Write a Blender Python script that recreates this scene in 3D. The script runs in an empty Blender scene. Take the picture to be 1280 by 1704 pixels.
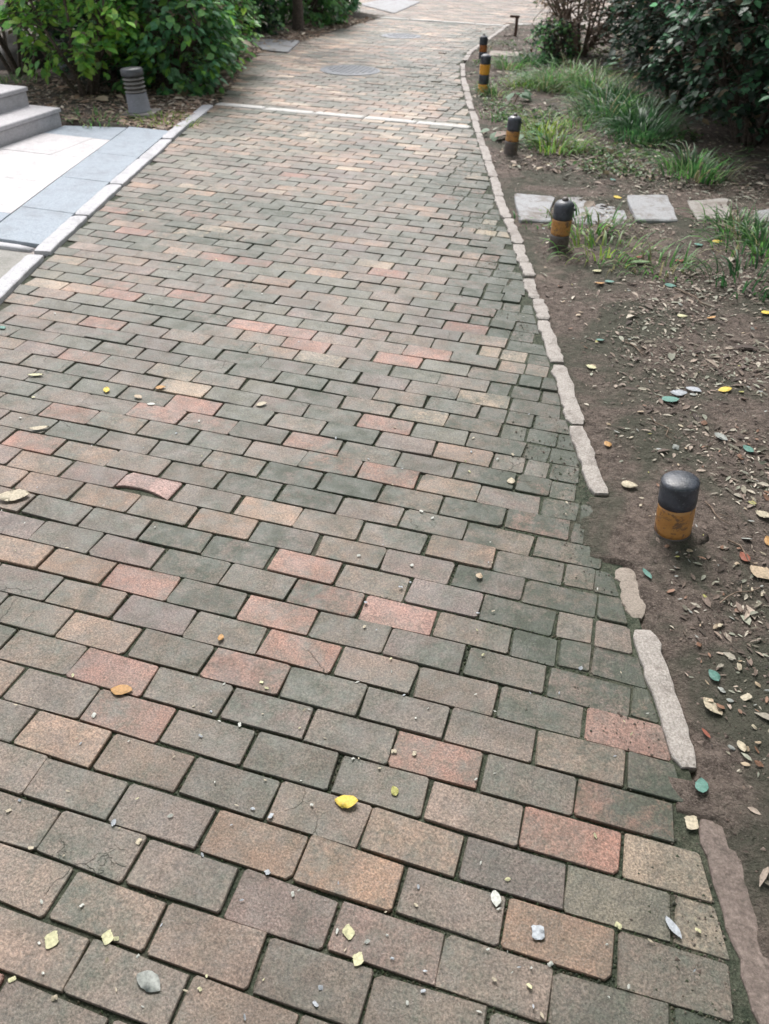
import bpy, math, random
import numpy as np
from mathutils import Matrix, Vector, noise as mnoise

random.seed(11)
rng = np.random.default_rng(11)
sc = bpy.context.scene

# ------------------------------------------------------------------ camera
CAM_H = 1.5
FOC = 1285.0                      # focal length in photo pixels (1280 x 1704)
R = np.array([[0.9574820822570513, 0.19646089899603172, -0.21126087705188226],
              [0.2874558516513636, -0.5876632601600672, 0.7563207163693392],
              [0.024437192114658852, -0.7848917172602295, -0.6191508829177578]])
cam_d = bpy.data.cameras.new('camera')
cam = bpy.data.objects.new('camera', cam_d)
sc.collection.objects.link(cam)
M = Matrix.Identity(4)
for i in range(3):
    M[i][0] = R[i, 0]; M[i][1] = -R[i, 1]; M[i][2] = -R[i, 2]
M[2][3] = CAM_H
cam.matrix_world = M
cam_d.sensor_fit = 'VERTICAL'; cam_d.sensor_height = 24.0
cam_d.lens = 24.0 * FOC / 1704.0
cam_d.clip_start = 0.05; cam_d.clip_end = 300
cam_d.dof.use_dof = True; cam_d.dof.focus_distance = 1.9; cam_d.dof.aperture_fstop = 3.6
sc.camera = cam

# ------------------------------------------------------------------ light
SUN_EL, SUN_AZ = math.radians(52), math.radians(-28)     # azimuth from +Y towards +X
w = bpy.data.worlds.new('World'); sc.world = w; w.use_nodes = True
nt = w.node_tree; nt.nodes.clear()
sky = nt.nodes.new('ShaderNodeTexSky'); sky.sky_type = 'NISHITA'; sky.sun_disc = False
sky.sun_elevation = SUN_EL; sky.sun_rotation = SUN_AZ
sky.air_density = 1.0; sky.dust_density = 3.0; sky.ozone_density = 1.0
hs = nt.nodes.new('ShaderNodeHueSaturation'); hs.inputs['Saturation'].default_value = 0.28
bg = nt.nodes.new('ShaderNodeBackground'); bg.inputs[1].default_value = 0.14
ow = nt.nodes.new('ShaderNodeOutputWorld')
nt.links.new(sky.outputs[0], hs.inputs['Color']); nt.links.new(hs.outputs[0], bg.inputs[0]); nt.links.new(bg.outputs[0], ow.inputs[0])
sd = bpy.data.lights.new('sun', 'SUN'); sd.energy = 1.5; sd.angle = math.radians(26); sd.color = (1.0, 0.97, 0.93)
sun = bpy.data.objects.new('sun', sd); sc.collection.objects.link(sun)
dv = Vector((math.sin(SUN_AZ) * math.cos(SUN_EL), math.cos(SUN_AZ) * math.cos(SUN_EL), math.sin(SUN_EL)))
sun.rotation_euler = dv.to_track_quat('Z', 'Y').to_euler()
sc.cycles.max_bounces = 6; sc.cycles.diffuse_bounces = 4; sc.cycles.transparent_max_bounces = 4
vs = sc.view_settings
vs.view_transform = 'Standard'; vs.look = 'None'; vs.gamma = 1.0; vs.use_curve_mapping = False
vs.exposure = 1.02

# ------------------------------------------------------------------ helpers
def gp(px, py, z=0.0):
    """point of the place (at height z) that the photo shows at a pixel"""
    d = R @ np.array([(px - 640) / FOC, (py - 852) / FOC, 1.0])
    t = (CAM_H - z) / -d[2]
    return float(d[0] * t), float(d[1] * t)

def to_px(x, y, z=0.0):
    c = R.T @ (np.array([x, y, z - CAM_H]))
    if c[2] <= 0.05: return None
    return 640 + FOC * c[0] / c[2], 852 + FOC * c[1] / c[2]

def nz(x, y, s, seed=0.0):
    return mnoise.noise(Vector((x * s + seed, y * s - seed * 1.7, seed * 0.37)))

def link(o, parent=None):
    sc.collection.objects.link(o)
    if parent is not None: o.parent = parent
    return o

def tag(o, label=None, cat=None, group=None, kind=None):
    if label: o['label'] = label
    if cat: o['category'] = cat
    if group: o['group'] = group
    if kind: o['kind'] = kind
    return o

def empty(name, loc, rz=0.0):
    o = bpy.data.objects.new(name, None); o.empty_display_size = 0.05
    o.location = loc; o.rotation_euler = (0, 0, rz)
    return link(o)

class MB:
    def __init__(s): s.v = []; s.f = []; s.c = []
    def add(s, vs_, fs_, col=(1, 1, 1, 0)):
        b = len(s.v); s.v += [tuple(p) for p in vs_]; s.f += [tuple(i + b for i in f) for f in fs_]
        s.c += [col] * len(vs_)
    def mesh(s, name, mat=None, smooth=False, color=False):
        me = bpy.data.meshes.new(name); me.from_pydata(s.v, [], s.f)
        if smooth: me.polygons.foreach_set('use_smooth', [True] * len(me.polygons))
        if color:
            a = me.color_attributes.new('tint', 'FLOAT_COLOR', 'POINT')
            a.data.foreach_set('color', np.array(s.c, 'f').ravel())
        if mat: me.materials.append(mat)
        me.update(); return me
    def build(s, name, mat=None, parent=None, smooth=False, color=False):
        return link(bpy.data.objects.new(name, s.mesh(name, mat, smooth, color)), parent)

def np_mesh(name, V, F, mat=None, C=None, smooth=False):
    """V (n,3), F list of face index arrays (k,m)"""
    me = bpy.data.meshes.new(name)
    me.vertices.add(len(V)); me.vertices.foreach_set('co', np.asarray(V, 'f').ravel())
    loops = np.concatenate([f.ravel() for f in F]).astype('i')
    tot = np.concatenate([np.full(len(f), f.shape[1], 'i') for f in F])
    start = np.concatenate([[0], np.cumsum(tot)[:-1]]).astype('i')
    me.loops.add(len(loops)); me.loops.foreach_set('vertex_index', loops)
    me.polygons.add(len(tot)); me.polygons.foreach_set('loop_start', start)
    try: me.polygons.foreach_set('loop_total', tot)
    except Exception: pass
    if smooth: me.polygons.foreach_set('use_smooth', np.ones(len(tot), bool))
    if C is not None:
        a = me.color_attributes.new('tint', 'FLOAT_COLOR', 'POINT')
        a.data.foreach_set('color', np.asarray(C, 'f').ravel())
    if mat: me.materials.append(mat)
    me.update(calc_edges=True); me.validate()
    return me

def instance(template_v, template_f, mats, locs):
    """template_f: list of arrays; mats (n,3,3); locs (n,3) -> V, F"""
    n = len(locs); k = len(template_v)
    V = np.einsum('nij,kj->nki', mats, template_v) + locs[:, None, :]
    off = (np.arange(n) * k)[:, None, None]
    F = [(np.asarray(f)[None] + off).reshape(-1, np.asarray(f).shape[1]) for f in template_f]
    return V.reshape(-1, 3), F

def frames(dirs, normals):
    """orthonormal frames with y along dirs, z near normals; matrices with columns x,y,z"""
    y = dirs / np.linalg.norm(dirs, axis=1, keepdims=True)
    x = np.cross(y, normals); x /= np.linalg.norm(x, axis=1, keepdims=True) + 1e-9
    z = np.cross(x, y)
    return np.stack([x, y, z], axis=2)

def tube(mb, pts, radii, seg=5, col=(1, 1, 1, 0), cap=True):
    pts = [Vector(p) for p in pts]; base = len(mb.v); n = len(pts)
    up = Vector((0.31, 0.17, 0.93))
    for i, p in enumerate(pts):
        d = (pts[min(i + 1, n - 1)] - pts[max(i - 1, 0)])
        if d.length < 1e-9: d = Vector((0, 0, 1))
        d.normalize()
        a = d.cross(up)
        if a.length < 1e-3: a = d.cross(Vector((1, 0, 0)))
        a.normalize(); b = d.cross(a)
        for k in range(seg):
            t = 2 * math.pi * k / seg
            q = p + (a * math.cos(t) + b * math.sin(t)) * radii[i]
            mb.v.append((q.x, q.y, q.z)); mb.c.append(col)
    for i in range(n - 1):
        for k in range(seg):
            a0 = base + i * seg + k; a1 = base + i * seg + (k + 1) % seg
            mb.f.append((a0, a1, a1 + seg, a0 + seg))
    if cap: mb.f.append(tuple(base + (n - 1) * seg + k for k in range(seg)))

def lathe(mb, prof, seg=28, col=(1, 1, 1, 0), wob=0.0, sd_=0):
    base = len(mb.v); rr = random.Random(sd_)
    ph = rr.random() * 6
    for (r, z) in prof:
        for k in range(seg):
            t = 2 * math.pi * k / seg
            q = r * (1 + wob * math.sin(3 * t + ph + z * 20) + wob * 0.6 * math.sin(5 * t - z * 31 + ph))
            mb.v.append((q * math.cos(t), q * math.sin(t), z)); mb.c.append(col)
    for i in range(len(prof) - 1):
        for k in range(seg):
            a0 = base + i * seg + k; a1 = base + i * seg + (k + 1) % seg
            mb.f.append((a0, a1, a1 + seg, a0 + seg))
    mb.f.append(tuple(base + (len(prof) - 1) * seg + k for k in range(seg)))
    mb.f.append(tuple(base + k for k in reversed(range(seg))))

# ------------------------------------------------------------------ materials
class NT:
    def __init__(s, name, rough=0.8, spec=0.3):
        s.m = bpy.data.materials.new(name); s.m.use_nodes = True
        s.t = s.m.node_tree; s.b = s.t.nodes['Principled BSDF']
        s.b.inputs['Roughness'].default_value = rough; s.b.inputs['Specular IOR Level'].default_value = spec
        s.geo = s.t.nodes.new('ShaderNodeNewGeometry')
        s.pos = s.geo.outputs['Position']
    def n(s, t): return s.t.nodes.new(t)
    def l(s, a, b): s.t.links.new(a, b)
    def noise(s, scale, detail=4, rough=0.6, dist=0.0, vec=None):
        x = s.n('ShaderNodeTexNoise'); x.inputs['Scale'].default_value = scale; x.inputs['Detail'].default_value = detail
        x.inputs['Roughness'].default_value = rough; x.inputs['Distortion'].default_value = dist
        s.l(vec or s.pos, x.inputs['Vector']); return x.outputs['Fac']
    def vor(s, scale, vec=None):
        x = s.n('ShaderNodeTexVoronoi'); x.inputs['Scale'].default_value = scale
        s.l(vec or s.pos, x.inputs['Vector']); return x.outputs['Distance']
    def rng(s, f, a, b, c=0.0, d=1.0, smooth=True):
        x = s.n('ShaderNodeMapRange'); x.interpolation_type = 'SMOOTHSTEP' if smooth else 'LINEAR'
        s.l(f, x.inputs['Value'])
        for k, v in zip(('From Min', 'From Max', 'To Min', 'To Max'), (a, b, c, d)): x.inputs[k].default_value = v
        return x.outputs['Result']
    def math(s, op, a, b):
        x = s.n('ShaderNodeMath'); x.operation = op
        for i, v in enumerate((a, b)):
            if isinstance(v, (int, float)): x.inputs[i].default_value = v
            else: s.l(v, x.inputs[i])
        return x.outputs[0]
    def mix(s, fac, a, b, mode='MIX'):
        x = s.n('ShaderNodeMix'); x.data_type = 'RGBA'; x.blend_type = mode
        for i, v in ((0, fac), (6, a), (7, b)):
            if isinstance(v, (int, float)): x.inputs[i].default_value = v
            elif isinstance(v, (tuple, list)): x.inputs[i].default_value = (*v[:3], 1)
            else: s.l(v, x.inputs[i])
        return x.outputs[2]
    def grey(s, f):
        x = s.n('ShaderNodeCombineColor')
        for i in range(3): s.l(f, x.inputs[i])
        return x.outputs[0]
    def bump(s, h, strength=0.5, dist=0.002, prev=None):
        x = s.n('ShaderNodeBump'); x.inputs['Strength'].default_value = strength; x.inputs['Distance'].default_value = dist
        s.l(h, x.inputs['Height'])
        if prev is not None: s.l(prev, x.inputs['Normal'])
        return x.outputs['Normal']
    def out(s, col=None, nrm=None, rough=None):
        if col is not None:
            if isinstance(col, (tuple, list)): s.b.inputs['Base Color'].default_value = (*col[:3], 1)
            else: s.l(col, s.b.inputs['Base Color'])
        if nrm is not None: s.l(nrm, s.b.inputs['Normal'])
        if rough is not None: s.l(rough, s.b.inputs['Roughness'])
        return s.m

def brick_material(name, from_object):
    k = NT(name, 0.72, 0.45)
    if from_object:
        oi = k.n('ShaderNodeObjectInfo'); col, alp = oi.outputs['Color'], oi.outputs['Alpha']
    else:
        at = k.n('ShaderNodeAttribute'); at.attribute_name = 'tint'; col, alp = at.outputs['Color'], at.outputs['Alpha']
    blotch = k.noise(14, 6, 0.65, 0.4)
    grain = k.noise(230, 3, 0.7)
    pits = k.noise(95, 4, 0.75)
    c = k.mix(1.0, col, k.grey(k.rng(blotch, 0.3, 0.7, 0.80, 1.18)), 'MULTIPLY')
    c = k.mix(1.0, c, k.grey(k.rng(grain, 0.28, 0.72, 0.50, 1.50)), 'MULTIPLY')
    # pale worn grains
    c = k.mix(k.rng(k.noise(320, 2, 0.5), 0.62, 0.74, 0, 0.55), c, (0.42, 0.38, 0.34))
    # black specks
    c = k.mix(k.rng(pits, 0.60, 0.72, 0, 0.75), c, (0.05, 0.045, 0.042))
    # stains running over several bricks, fine cracks
    c = k.mix(k.rng(k.noise(5.5, 8, 0.7, 0.6), 0.55, 0.66, 0, 0.5), c, (0.085, 0.075, 0.066))
    c = k.mix(1.0, c, k.grey(k.rng(k.noise(2.1, 9, 0.70, 0.8), 0.36, 0.62, 0.60, 1.10)), 'MULTIPLY')
    vv = k.n('ShaderNodeTexVoronoi'); vv.feature = 'DISTANCE_TO_EDGE'; vv.inputs['Scale'].default_value = 6.5
    wob = k.n('ShaderNodeVectorMath'); wob.operation = 'ADD'; nn = k.n('ShaderNodeTexNoise'); nn.inputs['Scale'].default_value = 22; nn.inputs['Detail'].default_value = 5
    sc_ = k.n('ShaderNodeVectorMath'); sc_.operation = 'SCALE'; sc_.inputs['Scale'].default_value = 0.05; k.l(k.pos, nn.inputs['Vector']); k.l(nn.outputs['Color'], sc_.inputs[0])
    k.l(k.pos, wob.inputs[0]); k.l(sc_.outputs[0], wob.inputs[1]); k.l(wob.outputs[0], vv.inputs['Vector'])
    crack = k.math('MULTIPLY', k.rng(vv.outputs['Distance'], 0.0, 0.010, 1, 0), k.rng(k.noise(3.1, 2), 0.60, 0.66))
    c = k.mix(k.math('MULTIPLY', crack, 0.5), c, (0.05, 0.045, 0.04))
    # thin dirt and algae film over everything, thicker where the brick carries moss
    film = k.math('ADD', k.rng(k.noise(3.2, 9, 0.72, 0.3), 0.38, 0.66), k.math('MULTIPLY', alp, 1.0))
    film = k.math('MULTIPLY', film, k.rng(k.noise(26, 9, 0.78), 0.18, 0.80, smooth=False))
    film = k.rng(film, 0.02, 0.80, 0, 0.93, smooth=False)
    mossc = k.mix(k.noise(60, 4, 0.6), (0.052, 0.062, 0.046), (0.140, 0.140, 0.116))
    mossc = k.mix(k.rng(alp, 0.45, 0.95, 0, 0.85), mossc, (0.030, 0.043, 0.027))
    mossc = k.mix(1.0, mossc, k.grey(k.rng(grain, 0.28, 0.72, 0.60, 1.40)), 'MULTIPLY')
    c = k.mix(film, c, mossc)
    c = k.mix(1.0, c, k.grey(k.rng(k.noise(140, 3, 0.7), 0.32, 0.68, 0.80, 1.20)), 'MULTIPLY')
    h = k.math('ADD', k.math('MULTIPLY', pits, 0.6), k.math('MULTIPLY', grain, 0.5)); h = k.math('SUBTRACT', h, crack)
    nrm = k.bump(h, 0.9, 0.0022)
    nrm = k.bump(k.noise(30, 5), 0.5, 0.004, nrm)
    return k.out(c, nrm, k.rng(blotch, 0.3, 0.7, 0.48, 0.72))

def stone_material(name, a, b, stain, sp=0.4, fine=150, amount=0.6, rough=0.75, bump=0.5):
    k = NT(name, rough, sp)
    c = k.mix(k.rng(k.noise(fine, 4, 0.7), 0.3, 0.7), a, b)
    c = k.mix(k.rng(k.noise(5, 8, 0.7, 0.5), 0.48, 0.72, 0, amount), c, stain)
    c = k.mix(k.rng(k.noise(19, 8, 0.75, 0.8), 0.50, 0.66, 0, amount * .7), c, stain)
    c = k.mix(1.0, c, k.grey(k.rng(k.noise(210, 3, 0.7), 0.3, 0.7, 0.8, 1.2)), 'MULTIPLY')
    c = k.mix(k.rng(k.noise(60, 5, 0.7), 0.6, 0.75, 0, 0.6), c, tuple(x * 0.45 for x in stain))
    nrm = k.bump(k.noise(fine * 0.6, 5, 0.7), bump, 0.0025)
    nrm = k.bump(k.noise(18, 4, 0.6), 0.4, 0.008, nrm)
    return k.out(c, nrm)

MAT = {}
MAT['brick_o'] = brick_material('weathered_brick', True)
MAT['brick_a'] = brick_material('weathered_brick_field', False)

k = NT('mossy_joint', 0.9, 0.2)
c = k.mix(k.rng(k.noise(40, 5, 0.7), 0.3, 0.7), (0.030, 0.040, 0.027), (0.092, 0.098, 0.072))
c = k.mix(k.rng(k.noise(4, 5, 0.6), 0.5, 0.7, 0, 0.6), c, (0.085, 0.070, 0.056))
c = k.mix(1.0, c, k.grey(k.rng(k.noise(230, 3, 0.7), 0.28, 0.72, 0.55, 1.45)), 'MULTIPLY')
MAT['joint'] = k.out(c, k.bump(k.noise(120, 5, 0.7), 0.9, 0.006))

k = NT('soil', 0.92, 0.2)
c = k.mix(k.rng(k.noise(30, 8, 0.7, 0.4), 0.3, 0.7), (0.052, 0.040, 0.034), (0.185, 0.145, 0.125))
c = k.mix(k.rng(k.noise(180, 4, 0.7), 0.45, 0.75, 0, 0.7), c, (0.29, 0.24, 0.21))
c = k.mix(k.rng(k.noise(2.3, 6, 0.65, 0.6), 0.44, 0.60, 0, 0.75), c, (0.062, 0.068, 0.050))
c = k.mix(k.rng(k.noise(1.7, 5, 0.6, 0.3), 0.60, 0.72, 0, 0.6), c, (0.30, 0.235, 0.20))
c = k.mix(k.rng(k.noise(70, 5, 0.75), 0.58, 0.70, 0, 0.85), c, (0.035, 0.026, 0.022))
nrm = k.bump(k.noise(80, 7, 0.75), 0.9, 0.012)
nrm = k.bump(k.noise(18, 5, 0.7), 0.7, 0.03, nrm)
MAT['soil'] = k.out(c, nrm)

MAT['kerb'] = stone_material('pale_kerb_stone', (0.26, 0.23, 0.21), (0.42, 0.38, 0.355), (0.13, 0.105, 0.09), amount=0.85, bump=1.0)
MAT['strip'] = stone_material('white_strip_stone', (0.44, 0.42, 0.40), (0.58, 0.56, 0.54), (0.26, 0.24, 0.21), amount=0.5)
MAT['kerb_brown'] = stone_material('mud_stained_kerb', (0.125, 0.095, 0.083), (0.225, 0.175, 0.155), (0.075, 0.060, 0.050), fine=90, amount=0.9, bump=1.0)
MAT['kerb_left'] = stone_material('light_grey_kerb_stone', (0.40, 0.39, 0.41), (0.52, 0.51, 0.53), (0.22, 0.21, 0.22), amount=0.55, bump=0.7)
MAT['pale_slab'] = stone_material('pinkish_white_paving', (0.47, 0.445, 0.45), (0.57, 0.54, 0.55), (0.33, 0.315, 0.32), amount=0.6, bump=0.3)
MAT['blue_slab'] = stone_material('blue_grey_paving', (0.25, 0.285, 0.33), (0.33, 0.37, 0.42), (0.19, 0.205, 0.225), amount=0.6, bump=0.3)
MAT['step'] = stone_material('grey_granite_step', (0.36, 0.345, 0.36), (0.52, 0.50, 0.515), (0.24, 0.225, 0.23), amount=0.5, bump=0.3)
MAT['stepping'] = stone_material('pale_stepping_stone', (0.26, 0.26, 0.27), (0.37, 0.37, 0.385), (0.15, 0.12, 0.10), amount=0.95)
MAT['muddy'] = stone_material('mud_covered_stone', (0.23, 0.19, 0.16), (0.33, 0.28, 0.24), (0.14, 0.11, 0.09), amount=0.8)
MAT['half_mud'] = stone_material('half_muddy_stone', (0.26, 0.235, 0.215), (0.36, 0.34, 0.32), (0.15, 0.12, 0.10), amount=0.85)
MAT['rough_pave'] = stone_material('rough_grey_concrete', (0.20, 0.19, 0.175), (0.31, 0.295, 0.27), (0.12, 0.12, 0.10))
MAT['rock'] = stone_material('dark_rock', (0.035, 0.032, 0.028), (0.085, 0.075, 0.065), (0.03, 0.028, 0.022))
MAT['greywall'] = stone_material('blue_grey_stone', (0.20, 0.21, 0.24), (0.33, 0.34, 0.38), (0.12, 0.11, 0.11))
MAT['iron'] = stone_material('grey_iron', (0.075, 0.085, 0.105), (0.13, 0.14, 0.165), (0.15, 0.14, 0.13), sp=0.6, rough=0.5)
MAT['iron_post'] = stone_material('rusty_post', (0.045, 0.03, 0.024), (0.13, 0.065, 0.04), (0.03, 0.02, 0.018))
MAT['lamp_base'] = stone_material('speckled_grey_lamp_base', (0.17, 0.17, 0.19), (0.30, 0.30, 0.33), (0.12, 0.12, 0.13), fine=260, amount=0.3)
MAT['lamp_dark'] = stone_material('dark_grey_lamp_metal', (0.05, 0.052, 0.06), (0.10, 0.102, 0.112), (0.05, 0.045, 0.04), fine=200, sp=0.6, rough=0.45, bump=0.15)
MAT['louver'] = stone_material('brown_grey_louver', (0.16, 0.145, 0.135), (0.24, 0.22, 0.205), (0.08, 0.07, 0.06), fine=120, sp=0.6, rough=0.45, bump=0.15)
MAT['shade_core'] = stone_material('lamp_core', (0.03, 0.028, 0.026), (0.05, 0.045, 0.04), (0.02, 0.02, 0.02))

def bollard_paint(name, a, b, wear, worn, thr):
    k = NT(name, 0.5, 0.5)
    c = k.mix(k.rng(k.noise(22, 5, 0.6), 0.3, 0.7), a, b)
    c = k.mix(k.rng(k.noise(30, 8, 0.75, 0.6), thr, thr + 0.10, 0, 0.9), c, worn)
    c = k.mix(k.rng(k.noise(130, 4, 0.7), 0.56, 0.72, 0, 0.7), c, wear)
    nrm = k.bump(k.noise(55, 6, 0.7), 0.5, 0.004)
    return k.out(c, nrm, k.rng(k.noise(16, 5), 0.3, 0.7, 0.24, 0.55))
MAT['cap'] = bollard_paint('worn_black_paint', (0.030, 0.033, 0.043), (0.072, 0.078, 0.100), (0.15, 0.15, 0.17), (0.13, 0.12, 0.12), 0.60)
MAT['band'] = bollard_paint('faded_orange_paint', (0.42, 0.185, 0.050), (0.52, 0.26, 0.075), (0.17, 0.09, 0.04), (0.15, 0.085, 0.055), 0.50)
MAT['yellow'] = bollard_paint('bright_amber_paint', (0.72, 0.30, 0.03), (0.80, 0.38, 0.05), (0.4, 0.2, 0.05), (0.35, 0.19, 0.06), 0.66)
MAT['rust'] = bollard_paint('rust_orange_paint', (0.35, 0.11, 0.03), (0.45, 0.16, 0.04), (0.1, 0.05, 0.03), (0.09, 0.05, 0.035), 0.52)
MAT['bare'] = bollard_paint('muddy_grey_metal', (0.075, 0.060, 0.055), (0.125, 0.105, 0.095), (0.18, 0.14, 0.12), (0.19, 0.13, 0.095), 0.56)
MAT['orange_bare'] = MAT['band']

def leaf_material(name, rough=0.45, trans=0.3, tex=120, from_object=False):
    k = NT(name, rough, 0.5)
    if from_object:
        a = k.n('ShaderNodeObjectInfo'); col = a.outputs['Color']
    else:
        a = k.n('ShaderNodeAttribute'); a.attribute_name = 'tint'; col = a.outputs['Color']
    c = k.mix(1.0, col, k.grey(k.rng(k.noise(tex, 4, 0.6), 0.3, 0.7, 0.78, 1.2)), 'MULTIPLY')
    k.out(c)
    tr = k.n('ShaderNodeBsdfTranslucent'); k.l(c, tr.inputs['Color'])
    ms = k.n('ShaderNodeMixShader'); ms.inputs[0].default_value = trans
    k.l(k.bump(k.noise(tex * 1.3, 4, .7), .4, .002), k.b.inputs['Normal']); k.l(k.b.outputs[0], ms.inputs[1]); k.l(tr.outputs[0], ms.inputs[2])
    k.l(ms.outputs[0], k.t.nodes['Material Output'].inputs['Surface'])
    return k.m
MAT['leaf'] = leaf_material('shrub_leaf', 0.45, 0.50, 60)
MAT['leaf_o'] = leaf_material('single_shrub_leaf', 0.45, 0.50, 60, True)
MAT['dead_o'] = leaf_material('fallen_leaf', 0.6, 0.12, 160, True)
MAT['litter'] = leaf_material('leaf_litter', 0.8, 0.05, 160)
k = NT('bark', 0.9, 0.2)
MAT['bark'] = k.out(k.mix(k.rng(k.noise(60, 6, 0.7), 0.3, 0.7), (0.045, 0.034, 0.027), (0.15, 0.12, 0.10)), k.bump(k.noise(90, 5), 0.8, 0.006))
k = NT('dry_twig', 0.9, 0.2)
MAT['twig'] = k.out(k.mix(k.rng(k.noise(50, 5), 0.3, 0.7), (0.12, 0.085, 0.065), (0.30, 0.23, 0.18)))

# ------------------------------------------------------------------ plan of the place
RIN = [(-0.5, 0.80), (0.3, 0.60), (0.669, 0.497), (0.874, 0.448), (1.041, 0.402), (1.294, 0.336), (1.436, 0.297), (1.583, 0.246), (2.147, 0.109),
       (2.276, 0.062), (2.555, -0.019), (2.971, -0.125), (3.417, -0.249), (3.906, -0.387), (4.33, -0.498), (4.828, -0.652),
       (5.197, -0.771), (6.103, -1.012), (6.706, -1.187), (7.428, -1.38), (8.268, -1.612), (9.193, -1.867), (10.525, -2.164),
       (11.5, -2.27), (13.0, -2.28), (14.45, -2.30), (15, -2.30)]
LED = [(-0.5, -1.85), (0.5, -2.09), (2.744, -2.645), (3.438, -2.83), (4.351, -3.07), (4.878, -3.20), (5.978, -3.47), (7.239, -3.76),
       (7.5, -3.84), (8.811, -4.27), (10.0, -4.62), (10.32, -4.63), (11.26, -4.53), (12.67, -4.51), (14.43, -4.40), (15, -4.4)]
def itp(T, y):
    ys = [t[0] for t in T]; xs = [t[1] for t in T]
    return float(np.interp(y, ys, xs))
_gy = np.arange(-1.0, 16.0, 0.02)
_gv = np.interp(_gy, [t[0] for t in RIN], [t[1] for t in RIN])
_kr = np.exp(-0.5 * (np.arange(-30, 31) * 0.02 / 0.16) ** 2); _kr /= _kr.sum()
_gv = np.convolve(np.pad(_gv, 30, mode='edge'), _kr, 'valid')
rin = lambda y: float(np.interp(y, _gy, _gv))
kw = lambda y: 0.061 + 0.012 * nz(0, y, 1.1, 3)
led = lambda y: itp(LED, y)
Y_FAR = 14.46
BURIED = [(1.045, 1.145), (1.80, 2.125)]

def soil_h(x, y):
    base = 0.012 * nz(x, y, 2.2, 5) + 0.009 * nz(x, y, 8, 9) + 0.0065 * nz(x, y, 21, 2)
    if y > 14.9:
        return -0.05
    r = rin(y)
    l = led(y)
    on_buried = any(a <= y <= b for a, b in BURIED)
    if on_buried:
        e = r - 0.05 + 0.05 * nz(x, y, 5, 4)
        if x > e: return -0.004 + base * 0.4 + 0.014 * min(1, max(0, (x - e) / 0.10))
    k0 = r + kw(y) * 0.25
    if x > k0:
        d = x - r - kw(y)
        full = 0.001 + base + 0.03 * min(1, max(0, d / 1.2)) if y < 14.8 else -0.03
        t = min(1, (x - k0) / (kw(y) * 0.75))
        return -0.045 + (full + 0.045) * t
    if x > l - (0.035 if y < 7.24 else -0.02):
        return -0.045
    # left of the path
    if y < 3.48: return -0.03
    if y < 5.98: return -0.05 if x > -4.5 or y < 5.86 else -0.02
    return 0.0 + base * 1.3 + 0.02 * min(1, max(0, (l - x) / 0.8))

# ground sheet
def steps(a, b, d): return list(np.arange(a, b, d))
xs = [-60, -40, -25, -15, -10, -8, -7] + steps(-6.4, -4.4, 0.05) + steps(-4.4, 1.5, 0.025) + steps(1.5, 3, 0.1) + [4, 6, 10, 16, 25, 40, 60]
ys = [-20, -8, -3, -1] + steps(-0.2, 6.0, 0.025) + steps(6.0, 15.0, 0.05) + [15.5, 17, 20, 24, 30, 40, 60, 90]
GV = np.array([[x, y, soil_h(x, y) if -7 < x < 5 and -1 < y < 15.2 else -0.05] for y in ys for x in xs])
nx, ny = len(xs), len(ys)
ii = (np.arange(ny - 1)[:, None] * nx + np.arange(nx - 1)[None]).ravel()
GF = np.stack([ii, ii + 1, ii + 1 + nx, ii + nx], 1)
ground = link(bpy.data.objects.new('ground', np_mesh('ground', GV, [GF], MAT['soil'], smooth=True)))
tag(ground, 'brown earth with dark damp patches beside and beyond the brick path', kind='structure')

# ------------------------------------------------------------------ brick path
path = empty('brick_path', (0, 0, 0))
tag(path, 'red and grey brick path in running bond with mossy joints', kind='structure')
ysb = list(np.arange(-0.3, 5.0, 0.02)) + list(np.arange(5.0, Y_FAR, 0.08)) + [Y_FAR]
BV = []; NB = 121
for y in ysb:
    l_, r_ = led(y) - .02, rin(y) + .03
    for i in range(NB):
        x = l_ + (r_ - l_) * (i / (NB - 1)) ** 0.8
        e = max(0, 1 - (r_ - x) / .45)
        q = min(1, max(0, .25 + .9 * nz(x, y, 5, 81) + .5 * nz(x, y, 17, 82) + .75 * e))
        BV.append((x, y, -0.0086 + 0.0040 * q))
ii = (np.arange(len(ysb) - 1)[:, None] * NB + np.arange(NB - 1)[None]).ravel()
link(bpy.data.objects.new('mortar_bed', np_mesh('mortar_bed', BV, [np.stack([ii, ii + 1, ii + 1 + NB, ii + NB], 1)], MAT['joint'], smooth=True)), path)

BL, BW = 0.205, 0.1011              # pitch of the bond
GX, GY = -0.9643, 0.7119            # head joint centre of the reference row

def octo(c4, ch):
    out = []
    for i in range(4):
        p = Vector(c4[i]); a = Vector(c4[i - 1]) - p; b = Vector(c4[(i + 1) % 4]) - p
        ca = min(ch, a.length * 0.3); cb = min(ch, b.length * 0.3)
        out.append(p + a.normalized() * ca); out.append(p + b.normalized() * cb)
    return out

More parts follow.
